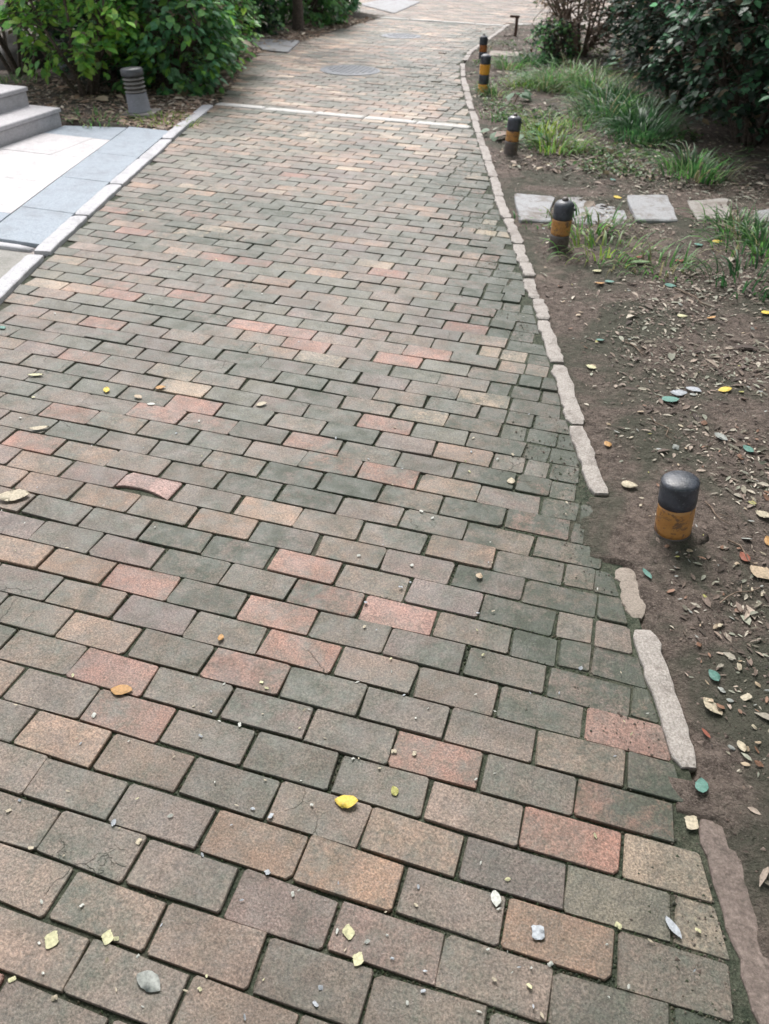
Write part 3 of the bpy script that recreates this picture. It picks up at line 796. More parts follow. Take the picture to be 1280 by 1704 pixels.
# garden lamp
lx, ly = gp(234, 190)
lamp = empty('garden_lamp', (lx, ly, 0.0)); tag(lamp, 'grey louvered bollard lamp on a square concrete pad in front of the left bushes', 'garden lamp')
lamp.rotation_euler = (0, math.radians(-3.5), 0.2)
mb = MB(); box(mb, (-.15, -.13, -.05), (.15, .13, .022), bev=.008); mb.build('concrete_pad', MAT['kerb'], lamp)
mb = MB(); lathe(mb, [(.100, .0222), (.100, .03), (.094, .034), (.088, .16), (.086, .168)], 32); mb.build('base', MAT['lamp_base'], lamp, True)
mb = MB(); lathe(mb, [(.055, .165), (.055, .31)], 24); mb.build('core', MAT['shade_core'], lamp, True)
for q in range(4):
    mb = MB(); z = .176 + q * .031
    lathe(mb, [(.056, z + .016), (.089, z), (.091, z + .002), (.090, z + .008), (.058, z + .024)], 32); mb.build('louver', MAT['louver'], lamp, True)
mb = MB(); lathe(mb, [(.07, .298), (.092, .300), (.094, .305), (.094, .344), (.088, .352), (.05, .356), (.002, .357)], 32); mb.build('lamp_cap', MAT['lamp_dark'], lamp, True)

# ------------------------------------------------------------------ vegetation
# a folded ovate leaf, unit length
LT = np.array([(0, 0, 0), (.0, .33, .0), (.0, .68, -.015), (0, 1, -.07), (-.27, .25, .05), (-.29, .58, .045), (.27, .25, .05), (.29, .58, .045)], float)
LQ = np.array([(4, 5, 2, 1), (1, 2, 7, 6)]); LTri = np.array([(0, 4, 1), (0, 1, 6), (5, 3, 2), (2, 3, 7)])

def leaf_cloud(pos, dirs, nrm, size, col, wscale=1.0):
    n = len(pos); fr = frames(dirs, nrm)
    s = np.stack([size * wscale, size, size], 1)
    mats = fr * s[:, None, :]
    V, F = instance(LT, [LQ, LTri], mats, pos)
    C = np.repeat(col, len(LT), axis=0)
    return V, F, C

def unit(v): return v / (np.linalg.norm(v, axis=-1, keepdims=True) + 1e-9)

def leaf_single():
    return np_mesh('leaf_shape', LT, [LQ, LTri], MAT['leaf_o'])
LEAF_ME = leaf_single()

def shrub(name, label, cat, loc, rad, height, nstem, ntwig, nleaf, size, cols, low=0.1, group=None, seed=0, singles=0, bark='bark', droop=0.35, face=None, leafname='foliage', wsc=1.0, twig_r=0.004):
    """stems from the base, forking into twigs; leaves sit along the twigs in sprays"""
    rr = random.Random(seed); rn = np.random.default_rng(seed)
    z0 = max(soil_h(loc[0], loc[1]), -0.01)
    root = empty(name, (loc[0], loc[1], z0)); tag(root, label, cat, group)
    wood = MB(); tips = []
    stems = []
    for s in range(nstem):
        a = rr.uniform(0, 6.283); rs = rr.uniform(0.02, 0.16) * rad
        p = Vector((math.cos(a) * rs, math.sin(a) * rs, -0.02)); d = Vector((math.cos(a) * .45, math.sin(a) * .45, 1)).normalized()
        pts = [p.copy()]; n = 6; L = height * rr.uniform(.6, 1.0) / n
        for q in range(n):
            d = (d + Vector((rr.gauss(0, .16), rr.gauss(0, .16), 0.02))).normalized(); p = p + d * L; pts.append(p.copy())
        tube(wood, pts, [0.016 * (1 - .12 * q) * (0.7 + .5 * height) for q in range(n + 1)], 5)
        stems.append(pts)
    P = []; D = []
    for t in range(ntwig):
        # target point in an uneven dome shell
        while True:
            a = rr.uniform(0, 6.283); u = rr.random()
            zz = low + (height - low) * u ** 0.9
            prof = math.sqrt(max(0.05, 1 - ((u - .42) / .62) ** 2))
            lump = 0.82 + 0.34 * mnoise.noise(Vector((math.cos(a) * 1.8 + seed, math.sin(a) * 1.8, zz * 2.4)))
            rad_ = rad * prof * lump * (0.35 + 0.65 * rr.random() ** 0.45)
            q = Vector((math.cos(a) * rad_, math.sin(a) * rad_, zz))
            if face is not None and (q.x * face[0] + q.y * face[1]) < -0.35 * rad and rr.random() < .7: continue
            break
        st = rr.choice(stems); k_ = rr.randint(1, len(st) - 1)
        best = min(stems, key=lambda s_: (s_[min(k_, 6)] - q).length + rr.random() * .3)
        src = min(best[1:], key=lambda s_: (s_ - q).length + max(0, s_.z - q.z) * 1.2)
        mid = (src + q) / 2 + Vector((rr.gauss(0, .04), rr.gauss(0, .04), .05 + rr.gauss(0, .03)))
        dd = (q - mid).normalized(); end = q + dd * .08 + Vector((0, 0, -droop * .12))
        tube(wood, [src, mid, q, end], [twig_r * 1.6, twig_r * 1.2, twig_r * .8, twig_r * .3], 3)
        for l_ in range(nleaf):
            f = rr.random() ** .7
            if f < .5: pt = mid.lerp(q, f * 2)
            else: pt = q.lerp(end, (f - .5) * 2)
            side_ = dd.cross(Vector((0, 0, 1))); side_ = side_.normalized() * (1 if l_ % 2 else -1)
            ld = (dd * rr.uniform(.2, .9) + side_ * rr.uniform(.4, 1.1) + Vector((rr.gauss(0, .25), rr.gauss(0, .25), -droop * rr.uniform(0, 1.6))))
            off = Vector((rr.gauss(0, .022), rr.gauss(0, .022), rr.gauss(0, .022)))
            P.append(pt + off); D.append(ld)
    wood.build('stems', MAT[bark], root, True)
    P = np.array([tuple(p) for p in P]); D = unit(np.array([tuple(d) for d in D]))
    if len(P):
        out_ = unit(np.stack([P[:, 0], P[:, 1], np.full(len(P), .0)], 1))
        Nn = unit(np.array([0, 0, 1.0]) + out_ * 0.5 + rn.normal(0, .38, P.shape))
        S = size * rn.uniform(.45, 1.35, len(P))
        cl = np.array(cols); ci = rn.integers(0, len(cl), len(P)); C = cl[ci] * rn.uniform(.65, 1.25, (len(P), 1)); dead = rn.random(len(P)) < .05; C[dead] = np.array([.30, .23, .15]) * rn.uniform(.6, 1.2, (dead.sum(), 1))
        # leaf colour gets lighter towards the outside and top
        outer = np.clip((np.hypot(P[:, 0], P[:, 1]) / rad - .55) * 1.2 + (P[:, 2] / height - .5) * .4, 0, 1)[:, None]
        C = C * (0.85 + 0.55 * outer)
        C = np.concatenate([C, np.ones((len(P), 1))], 1)
        order = np.arange(len(P))
        if singles:
            camv = unit(np.array([-loc[0], -loc[1], 1.2 - z0])); score = P @ camv + rn.normal(0, .05, len(P))
            order = np.argsort(-score); sel = order[:singles]
            fr = frames(D[sel], Nn[sel])
            for a_, i in enumerate(sel):
                o = bpy.data.objects.new('leaf', LEAF_ME)
                m = Matrix([list(fr[a_][r_] * S[i] * np.array([wsc, 1, 1])) + [P[i][r_]] for r_ in range(3)] + [[0, 0, 0, 1]])
                o.matrix_local = m; o.color = tuple(C[i]); link(o, root)
            rest = order[singles:]
        else: rest = order
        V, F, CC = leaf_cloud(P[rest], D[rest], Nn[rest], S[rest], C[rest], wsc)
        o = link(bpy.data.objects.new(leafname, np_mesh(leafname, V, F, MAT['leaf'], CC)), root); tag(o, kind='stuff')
    return root

YG = [(0.293, 0.586, 0.098), (0.232, 0.512, 0.11), (0.39, 0.6, 0.11), (0.159, 0.39, 0.11)]
MG = [(0.146, 0.354, 0.11), (0.207, 0.439, 0.122), (0.11, 0.281, 0.11), (0.244, 0.488, 0.171)]
BGn = [(0.11, 0.305, 0.146), (0.171, 0.39, 0.207), (0.098, 0.244, 0.122), (0.207, 0.415, 0.22)]
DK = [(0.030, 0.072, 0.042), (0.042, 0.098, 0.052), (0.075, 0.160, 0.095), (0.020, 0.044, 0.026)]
LB = 'leafy bushes along the left of the path'
shrub('leafy_bush', 'bright yellow green bush hanging over the litter between the steps and the lamp', 'bush', (-5.0, 7.0), .66, 1.35, 10, 210, 12, .082, YG, .26, LB, 21, 299, face=(.5, -.8))
shrub('leafy_bush', 'mid green bush spilling to the ground right behind the louvered lamp', 'bush', (-4.42, 7.60), .72, 1.35, 10, 330, 13, .088, MG + BGn + YG[:1], .0, LB, 22, 299, face=(.5, -.8))
shrub('leafy_bush', 'dense green bush left of the path, just beyond the white strip', 'bush', (-4.72, 8.65), .72, 1.5, 12, 330, 12, .082, MG + YG[:3], .0, LB, 23, 150, face=(.7, -.6))
shrub('leafy_bush', 'dull green twiggy bush just before the pale slab in the gap', 'bush', (-5.12, 9.75), .68, 1.5, 16, 300, 9, .075, MG + [(.22,.20,.13)], .0, LB, 24, face=(.7, -.6))
shrub('leafy_bush', 'tall shaded bush at the far left, above the entrance steps', 'bush', (-6.15, 7.6), .85, 1.7, 9, 300, 13, .08, MG + BGn, .45, LB, 25, face=(.5, -.8))
shrub('leafy_bush', 'dark green bush behind the bright yellow green one', 'bush', (-5.75, 8.5), .85, 1.9, 9, 340, 13, .08, MG + DK, .05, LB, 26, face=(.5, -.8))
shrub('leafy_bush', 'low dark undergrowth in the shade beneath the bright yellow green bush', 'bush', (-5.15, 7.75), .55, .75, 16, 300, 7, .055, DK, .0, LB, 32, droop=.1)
shrub('leafy_bush', 'dark bush behind the pale slab, left of the tree trunk', 'bush', (-5.6, 11.7), .8, 1.6, 9, 380, 14, .085, MG + DK, .0, LB, 27, face=(.7, -.6))
shrub('leafy_bush', 'green bush at the far left just beyond the tree trunk', 'bush', (-5.25, 13.2), .8, 1.4, 8, 360, 14, .09, MG, .0, LB, 28, face=(.7, -.6))
shrub('leafy_bush', 'farthest green bush, beside the pale slab at the end of the path', 'bush', (-5.45, 14.7), .85, 1.4, 8, 340, 14, .095, BGn + MG, .0, LB, 29, face=(.7, -.6))
shrub('leafy_bush', 'dark bush behind the dull green twiggy one', 'bush', (-6.2, 10.4), .95, 2.0, 9, 340, 13, .09, MG + DK, .0, LB, 30, face=(.5, -.8))
shrub('leafy_bush', 'bush closing the view behind the left row', 'bush', (-6.9, 13.4), 1.2, 2.2, 9, 340, 13, .11, MG + DK, .0, LB, 31, face=(.5, -.8))
# tree trunk in the left row
tr = empty('tree', (-5.0, 12.35, 0)); tag(tr, 'slim dark tree trunk among the far left bushes', 'tree')
mb = MB(); tube(mb, [(0, 0, -.1), (.02, 0, .3), (-.03, .02, 1.0), (.05, .05, 2.0), (.02, .0, 3.2)], [.10, .075, .065, .055, .04], 9); mb.build('trunk', MAT['bark'], tr, True)
rr = random.Random(77); cr = MB(); CP = []; CD = []
for b in range(16):
    a = rr.uniform(0, 6.28); z = rr.uniform(2.0, 3.1); L = rr.uniform(.6, 1.3)
    p = Vector((0.03, 0.02, z)); q = p + Vector((math.cos(a) * L, math.sin(a) * L, rr.uniform(.2, .8)))
    tube(cr, [p, p.lerp(q, .5) + Vector((0, 0, .08)), q], [.022, .014, .005], 4)
    for l_ in range(130):
        w_ = p.lerp(q, rr.uniform(.4, 1.1)) + Vector((rr.gauss(0, .16), rr.gauss(0, .16), rr.gauss(0, .12))); CP.append(tuple(w_)); CD.append((rr.gauss(0, 1), rr.gauss(0, 1), rr.gauss(-.3, .4)))
cr.build('branches', MAT['bark'], tr, True)
CP = np.array(CP); CD = unit(np.array(CD)); V, F, CC = leaf_cloud(CP, CD, unit(np.array([0, 0, 1.]) + rng.normal(0, .4, CP.shape)), .08 * rng.uniform(.6, 1.2, len(CP)), np.concatenate([np.array(MG)[rng.integers(0, 4, len(CP))], np.ones((len(CP), 1))], 1))
tag(link(bpy.data.objects.new('crown', np_mesh('crown', V, F, MAT['leaf'], CC)), tr), kind='stuff')

def added_shade_tree(loc, hgt, rad, nl, seed, label):  # unseen trees, added out of frame so their crowns shade the path
    rr = random.Random(seed); rn = np.random.default_rng(seed)
    t = empty('tree', (loc[0], loc[1], 0)); tag(t, label, 'tree')
    mb = MB(); tube(mb, [(0, 0, -.1), (.03, 0, .4), (-.05, .04, 1.6), (.05, .0, 2.8), (0, .05, hgt)], [.20, .15, .13, .11, .05], 12); mb.build('trunk', MAT['bark'], t, True)
    br = MB(); cs = []
    for b in range(26):
        a = b * 2.4; z = hgt * rr.uniform(.5, .95); L = rad * rr.uniform(.45, 1)
        p = Vector((0, 0, z)); q = p + Vector((math.cos(a) * L, math.sin(a) * L, rr.uniform(.1, 1.2)))
        tube(br, [p, p.lerp(q, .5) + Vector((0, 0, .2)), q], [.06, .035, .01], 5)
        for f in (.45, .7, 1.0): cs.append(p.lerp(q, f))
    br.build('branches', MAT['bark'], t, True)
    cs = np.array([tuple(c_) for c_ in cs]); P = cs[rn.integers(0, len(cs), nl)] + rn.normal(0, .34, (nl, 3)) * np.array([1, 1, .6])
    V, F, CC = leaf_cloud(P, unit(rn.normal(0, 1, (nl, 3)) + np.array([0, 0, -.4])), unit(np.array([0, 0, 1.]) + rn.normal(0, .5, (nl, 3))), .21 * rn.uniform(.6, 1.2, nl),
        np.concatenate([np.array(MG)[rn.integers(0, 4, nl)], np.ones((nl, 1))], 1))
    tag(link(bpy.data.objects.new('crown', np_mesh('crown', V, F, MAT['leaf'], CC)), t), kind='stuff')
added_shade_tree((2.3, .3), 4.4, 2.9, 7500, 301, 'unseen garden tree added at the right to shade the nearest part of the path')
added_shade_tree((-2.3, -1.6), 4.2, 3.0, 8000, 303, 'unseen garden tree added for shade behind the viewer, left of the path')
added_shade_tree((3.0, 6.6), 4.2, 2.6, 6000, 302, 'unseen garden tree added for shade behind the dark shrubs at the right')
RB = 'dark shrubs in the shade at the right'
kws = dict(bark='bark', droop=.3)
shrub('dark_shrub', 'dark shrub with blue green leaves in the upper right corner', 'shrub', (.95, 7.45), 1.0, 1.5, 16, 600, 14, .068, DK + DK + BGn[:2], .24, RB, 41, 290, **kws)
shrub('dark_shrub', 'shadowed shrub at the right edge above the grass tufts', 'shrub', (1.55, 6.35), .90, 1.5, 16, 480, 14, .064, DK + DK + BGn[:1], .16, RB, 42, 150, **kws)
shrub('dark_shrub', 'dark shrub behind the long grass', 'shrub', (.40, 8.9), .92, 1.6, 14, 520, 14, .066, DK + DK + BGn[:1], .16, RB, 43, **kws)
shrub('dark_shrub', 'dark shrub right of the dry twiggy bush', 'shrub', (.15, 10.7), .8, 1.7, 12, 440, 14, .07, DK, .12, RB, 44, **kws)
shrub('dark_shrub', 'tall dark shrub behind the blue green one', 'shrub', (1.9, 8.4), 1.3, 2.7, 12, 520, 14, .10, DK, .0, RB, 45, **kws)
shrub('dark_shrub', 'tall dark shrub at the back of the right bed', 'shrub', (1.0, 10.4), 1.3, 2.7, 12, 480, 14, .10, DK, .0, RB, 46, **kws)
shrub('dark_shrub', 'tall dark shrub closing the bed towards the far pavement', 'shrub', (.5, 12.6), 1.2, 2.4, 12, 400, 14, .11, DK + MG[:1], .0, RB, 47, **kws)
shrub('dark_shrub', 'unseen dark shrub added beyond the right edge to block light', 'shrub', (2.7, 6.9), 1.3, 2.8, 12, 460, 14, .10, DK, .0, RB, 48, **kws)  # out of view, added to block light at the back
shrub('dark_shrub', 'unseen dark shrub added for shade right of the leaf littered soil', 'shrub', (2.6, 4.8), 1.1, 2.8, 12, 400, 14, .10, DK, .2, RB, 49, **kws)  # out of view, added to darken the right side
shrub('dark_shrub', 'unseen dark shrub added for shade right of the nearest bollard', 'shrub', (2.2, 2.6), 1.1, 2.6, 12, 400, 14, .10, DK, .3, RB, 50, **kws)  # out of view, added to shade the near right
# dry twiggy bush with few beige leaves
shrub('dry_bush', 'dry twiggy bush with a few beige leaves beyond the grass', 'bush', (-.85, 11.6), .72, 1.25, 20, 480, 3, .06, [(.38, .29, .21), (.30, .22, .16), (.20, .19, .12), (.13, .17, .08)], .05, None, 61, bark='twig', droop=.1, twig_r=.006)
shrub('low_bush', 'low dull green bush at the foot of the dry twiggy one', 'bush', (-1.15, 11.0), .34, .42, 8, 90, 9, .055, MG + DK, .03, None, 62)

# broken grey post and rock behind the left bush
x, y = gp(45, 118)
mb = MB(); r = random.Random(3); V = []; ns, nr = 14, 8
for i in range(nr + 1):
    ph = math.pi / 2 * i / nr
    for k_ in range(ns):
        t = 2 * math.pi * k_ / ns; q = 1 + .22 * mnoise.noise(Vector((math.cos(t) * 1.5, math.sin(t) * 1.5, ph * 2)))
        V.append((.42 * math.cos(t) * math.cos(ph) * q, .30 * math.sin(t) * math.cos(ph) * q, -.05 + .36 * math.sin(ph) * q))
F = [(i * ns + k_, i * ns + (k_ + 1) % ns, (i + 1) * ns + (k_ + 1) % ns, (i + 1) * ns + k_) for i in range(nr) for k_ in range(ns)]
mb.add(V, F); o = mb.build('boulder', MAT['rock'], None, True); o.location = (x - .15, y + .25, 0); tag(o, 'dark boulder behind the entrance steps', 'boulder')
x, y = gp(62, 128)
gpst = empty('stone_post', (x + .05, y + .45, 0)); tag(gpst, 'blue grey stone post half hidden behind the bright green bush', 'stone post')
mb = MB(); box(mb, (-.09, -.09, -.05), (.09, .09, .52), bev=.012); mb.build('shaft', MAT['greywall'], gpst)
mb = MB(); box(mb, (-.11, -.11, .522), (.11, .11, .58), bev=.015); mb.build('top', MAT['greywall'], gpst)

# grass tufts
GRS = [(0.10, 0.25, 0.065), (0.14, 0.33, 0.08), (0.07, 0.18, 0.055), (0.20, 0.30, 0.13), (.26, .24, .13)]
GRD = [(0.045, 0.13, 0.045), (0.06, 0.16, 0.05), (0.035, 0.10, 0.04)]
GRY = [(0.24, 0.36, 0.06), (0.18, 0.32, 0.06), (0.26, 0.34, 0.08)]
def tuft(label, px, L, n, spread, cols, seed, group='grass tufts in the right bed', wid=.006, droop=1.0, xy=None, name='grass_tuft'):
    x, y = xy or gp(*px); z = max(soil_h(x, y), -.01)
    rn = np.random.default_rng(seed); K = 5
    az = rn.uniform(0, 2 * np.pi, n); out = rn.uniform(.1, 1, n) ** .8 * spread; ln = L * rn.uniform(.55, 1.1, n)
    base = np.stack([np.cos(az) * out * .20, np.sin(az) * out * .16, np.full(n, -.01)], 1)
    az2 = az + rn.normal(0, .35, n); dirh = np.stack([np.cos(az2), np.sin(az2), np.zeros(n)], 1)
    th0 = rn.uniform(.05, .45, n) * (out / spread + .3); bend = rn.uniform(.7, 1.9, n) * droop
    P = [base]; 
    for k_ in range(1, K):
        th = th0 + bend * (k_ / (K - 1)) ** 1.3
        P.append(P[-1] + (dirh * np.sin(th)[:, None] + np.array([0, 0, 1.]) * np.cos(th)[:, None]) * (ln / (K - 1))[:, None])
    sd_ = np.cross(dirh, [0, 0, 1.]); V = []; wd = wid * rn.uniform(.7, 1.3, n)
    for k_ in range(K):
        w_ = (wd * (1 - (k_ / (K - 1)) ** 2 * .9))[:, None]
        V += [P[k_] - sd_ * w_, P[k_] + sd_ * w_ + np.array([0, 0, .0015])]
    V = np.stack(V, 1)            # n, 2K, 3
    q = np.array([(2 * k_, 2 * k_ + 1, 2 * k_ + 3, 2 * k_ + 2) for k_ in range(K - 1)])
    F = (q[None] + (np.arange(n) * 2 * K)[:, None, None]).reshape(-1, 4)
    C = np.array(cols)[rn.integers(0, len(cols), n)] * rn.uniform(.75, 1.25, (n, 1)); C = np.concatenate([C, np.ones((n, 1))], 1)
    o = link(bpy.data.objects.new(name, np_mesh(name, V.reshape(-1, 3), [F], MAT['leaf'], np.repeat(C, 2 * K, 0))))
    o.location = (x, y, z); tag(o, label, 'grass', group); return o
_T = 0
T = [('small grass tuft against the amber banded bollard', (822, 160), .20, 55, .5, GRS, None),
     ('grass tuft behind and right of the amber banded bollard', (848, 118), .24, 60, .6, GRS, None),
     ('dark grass tuft left of the dry bush', (882, 112), .26, 70, .7, GRD, None),
     ('small yellow green grass tuft right of the amber banded bollard', (866, 148), .17, 45, .6, GRY, None),
     ('bright tall grass tuft at the left end of the long grass', (912, 152), .34, 130, .9, GRS, None),
     ('bright broad grass clump in the middle of the long grass', (950, 150), .36, 150, 1.0, GRS, None),
     ('fresh grass clump just right of the middle of the long grass', (985, 165), .38, 150, 1.0, GRS, None),
     ('pale yellow green sprig in front of the long grass', (966, 165), .15, 50, .6, GRY, None),
     ('drooping grass clump at the front of the long grass', (1010, 205), .36, 160, 1.0, GRS + GRD, None),
     ('shaded grass clump behind the drooping one', (1035, 185), .36, 140, 1.0, GRD, None),
     ('darkest grass clump at the foot of the shrubs', (1065, 222), .36, 150, 1.0, GRD, None),
     ('dark grass clump in front of the shrubs', (1060, 240), .28, 120, 1.0, GRD, None),
     ('lone drooping grass tuft in front of the shrubs, near the stepping stones', (1152, 300), .30, 90, .9, GRS + GRD, None),
     ('bright yellow green upright tuft behind the small-patch bollard', (905, 225), .22, 60, .7, GRY, None),
     ('yellow green grass tuft right of the small-patch bollard', (922, 255), .26, 70, .7, GRY + GRS, None),
     ('thin green tuft between the weeds and the long grass', (960, 215), .20, 60, .9, GRS, None),
     ('sparse grass tuft left of the small-patch bollard', (832, 200), .14, 30, .6, GRS, None),
     ('low grass tuft behind the leaning striped bollard', (985, 385), .17, 55, 1.0, GRS, None),
     ('yellowish grass tuft right of the leaning striped bollard', (1010, 428), .18, 60, 1.0, GRS + GRY, None),
     ('short grass tuft near the long green fallen leaf', (1103, 452), .15, 45, .8, GRS, None),
     ('dark grass tuft right of the mud covered stone', (1226, 392), .18, 70, .8, GRD + GRS, None),
     ('large drooping grass tuft at the right edge', (1272, 432), .25, 90, 1.0, GRD + GRS, None),
     ('thin dark grass tuft below the one at the right edge', (1238, 480), .17, 50, 1.0, GRD, None),
     ('tiny grass tuft behind the whitest stepping stone', (905, 372), .08, 22, .7, GRS, None),
     ('low yellow green ground tuft beside the lamp pad', (272, 203), .10, 90, 1.1, GRY, None),
     ('small green tuft in the litter left of the lamp', (160, 205), .12, 40, 1.0, GRS, None),
     ('small green tuft behind the upper step', (20, 140), .15, 40, 1.0, GRS, None)]
for i, (lab, px, L, n, spd, cl, _) in enumerate(T):
    if cl is GRY: cl = GRY
    g_ = 'grass tufts in the right bed' if px[0] > 500 else 'small tufts at the left'
    tuft(lab, px, L * 1.05, int(n * (1.9 if L > .2 else 1.4)), spd * 1.5, cl, 100 + i, g_, .0052 if L > .2 else .0048, 1.15)

# broad leaved weeds
def weed(label, px, nl, size, height, cols, seed):
    x, y = gp(*px); z = max(soil_h(x, y), 0); rr = random.Random(seed)
    root = empty('broad_leaved_weed', (x, y, z)); tag(root, label, 'weed', 'broad leaved weeds around the small-patch bollard')
    mb = MB()
    for i in range(nl):
        a = rr.uniform(0, 6.28); d = rr.uniform(.3, 1) * size * 1.1; h = height * rr.uniform(.5, 1)
        q = Vector((math.cos(a) * d, math.sin(a) * d, h)); tube(mb, [(0, 0, -.01), (q.x * .4, q.y * .4, h * .7), tuple(q)], [.003, .0025, .002], 3)
        D = np.array([[math.cos(a), math.sin(a), -.25 + rr.gauss(0, .15)]]); fr = frames(unit(D), unit(np.array([[rr.gauss(0, .2), rr.gauss(0, .2), 1.0]])))[0]
        s = size * rr.uniform(.7, 1.2); o = bpy.data.objects.new('leaf', LEAF_ME)
        o.matrix_local = Matrix([list(fr[r_] * s * np.array([1.35, 1, 1])) + [q[r_]] for r_ in range(3)] + [[0, 0, 0, 1]])
        c = rr.choice(cols); v = rr.uniform(.85, 1.15); o.color = (c[0] * v, c[1] * v, c[2] * v, 1); link(o, root)
    mb.build('stalks', MAT['twig'], root)
PB = [(.13, .25, .14), (.16, .29, .17), (.11, .22, .11)]
weed('pale green weed with wide leaves behind the small-patch bollard', (856, 172), 7, .11, .10, PB, 1)
weed('pale green weed left of the small-patch bollard', (828, 228), 6, .10, .07, PB, 2)
weed('weed with blue green round leaves right of the small-patch bollard', (880, 243), 8, .10, .09, PB, 3)
weed('weed with blue green leaves under the yellow green grass tuft', (912, 222), 6, .10, .10, PB, 4)
weed('low weed between the long grass and the bare soil', (945, 245), 6, .07, .07, PB, 5)
weed('small weed near the amber banded bollard', (862, 130), 6, .08, .07, PB, 6)

# ------------------------------------------------------------------ loose litter that nobody could count
def litter(name, label, n, region, size, cols, seed, wsc=.8, flat=.25):
    rn = np.random.default_rng(seed); pts = []
    while len(pts) < n:
        p = region(rn)
        if p is not None: pts.append((p[0], p[1], soil_h(p[0], p[1]) + .0025))
    P = np.array(pts); a = rn.uniform(0, 2 * np.pi, n)
    D = np.stack([np.cos(a), np.sin(a), rn.normal(0, flat * .5, n)], 1); Nn = unit(np.array([0, 0, 1.]) + rn.normal(0, flat, (n, 3)))
    S = size * rn.lognormal(0, .45, n); P[:, 2] += S * .06
    C = np.array(cols)[rn.integers(0, len(cols), n)] * rn.uniform(.6, 1.25, (n, 1)); C = np.concatenate([C, np.ones((n, 1))], 1)
    V, F, CC = leaf_cloud(P, unit(D), Nn, S, C, wsc * rn.uniform(.5, 1.2, n))
    o = link(bpy.data.objects.new(name, np_mesh(name, V, F, MAT['litter'], CC))); tag(o, label, 'leaf litter', kind='stuff'); return o
BR = [(.22, .165, .135), (.15, .11, .09), (.36, .29, .24), (.10, .075, .06), (.46, .41, .34), (.30, .30, .24), (.19, .17, .13), (.09, .065, .055)]
def reg_right(rn):
    y = rn.uniform(.3, 6.5); x = rn.uniform(rin(y) + .09, 1.9)
    d = x - rin(y) - .1; dens = min(1, .05 + (max(0, d) / .7) ** 1.3) * max(.12, 0.45 + 1.3 * (nz(x, y, 2.1, 40) + .25 * nz(x, y, 7, 42)))
    return (x, y) if rn.random() < dens else None
def reg_back(rn):
    y = 6 + 8.5 * rn.random() ** 1.3; x = rn.uniform(rin(y) + .09, 1.4)
    return (x, y) if rn.random() < .35 + .8 * (nz(x, y, 1.2, 41) + .4) else None
def reg_left(rn):
    if rn.random() < .3:
        x, y = rn.uniform(-5.9, -3.7), rn.uniform(5.9, 7.6)
        return (x, y) if x < led(y) - .12 and not (y < 6.05 and x > -4.45) and not (abs(x - lx) < .17 and abs(y - ly) < .17) else None
    y = rn.uniform(5.9, 14.2); x = led(y) - .01 - abs(rn.normal(0, .42)) + .03 * rn.random()
    if y < 7.1: x = min(x, led(y) - .12)
    if y < 6.05 and x > -4.4: return None
    if abs(x - lx) < .17 and abs(y - ly) < .17: return None
    return (x, y) if x > -6.3 else None
litter('soil_litter', 'small brown leaf fragments scattered over the soil at the right', 21000, reg_right, .021, BR, 1, .6)
litter('bed_litter', 'dry brown leaves under the plants of the right bed', 8000, reg_back, .034, BR + [(.34, .27, .20)], 2, .7)
litter('hedge_litter', 'reddish brown dead leaves under the left bushes', 13000, reg_left, .038, [(.42, .30, .23), (.34, .22, .16), (.22, .15, .11), (.56, .47, .38), (.36, .28, .20)], 3, .55)
def reg_cover(rn):
    y = rn.uniform(5.9, 12.5); x = rn.uniform(rin(y) + .12, .9)
    if y < 6.4 and x > .2: return None
    return (x, y) if nz(x, y, 2.4, 90) + .35 * nz(x, y, 6, 91) > .05 + .25 * rn.random() and x > rin(y) + .15 + .35 * max(0, 7 - y) else None
rn = np.random.default_rng(44); P = []
while len(P) < 6000:
    p = reg_cover(rn)
    if p: P.append((p[0], p[1], soil_h(*p) + rn.uniform(.004, .05)))
P = np.array(P); n = len(P); a = rn.uniform(0, 6.28, n)
V, F, CC = leaf_cloud(P, unit(np.stack([np.cos(a), np.sin(a), rn.normal(.25, .4, n)], 1)), unit(np.array([0, 0, 1.]) + rn.normal(0, .4, (n, 3))), .030 * rn.lognormal(0, .35, n),
    np.concatenate([np.array([(.08, .17, .06), (.12, .22, .07), (.17, .26, .09), (.07, .13, .055), (.24, .20, .13)])[rn.integers(0, 5, n)] * rn.uniform(.7, 1.2, (n, 1)), np.ones((n, 1))], 1), .8)
tag(link(bpy.data.objects.new('ground_cover', np_mesh('ground_cover', V, F, MAT['leaf'], CC))), 'low patchy green ground cover between the grass tufts', 'ground cover', kind='stuff')
litter('fine_litter', 'fine pale and brown flecks over the soil at the right', 16000, reg_right, .010, BR + [(.42, .38, .33), (.05, .04, .035)], 5, .6)
# crumbs of soil
rn = np.random.default_rng(9); n = 5000; P = []
while len(P) < n:
    y = .3 + 7 * rn.random() ** 1.2; x = rn.uniform(rin(y) + .07, 1.6); P.append((x, y, soil_h(x, y)))
P = np.array(P); s = rn.lognormal(-5.6, .5, n)
TV = np.array([(1, 0, 0), (-.5, .87, 0), (-.5, -.87, 0), (0, 0, 1.1), (.3, .2, .8)], float); TF = np.array([(0, 1, 4), (1, 3, 4), (1, 2, 3), (2, 0, 3), (0, 4, 3)])
a = rn.uniform(0, 6.28, n); mt = np.zeros((n, 3, 3)); mt[:, 0, 0] = np.cos(a) * s; mt[:, 0, 1] = -np.sin(a) * s; mt[:, 1, 0] = np.sin(a) * s * .8; mt[:, 1, 1] = np.cos(a) * s * .8; mt[:, 2, 2] = s * .8
V, F = instance(TV, [TF], mt, P)
C = np.array([(.16, .115, .095), (.10, .075, .062), (.22, .17, .145)])[rn.integers(0, 3, n)]; C = np.concatenate([C, np.ones((n, 1))], 1)
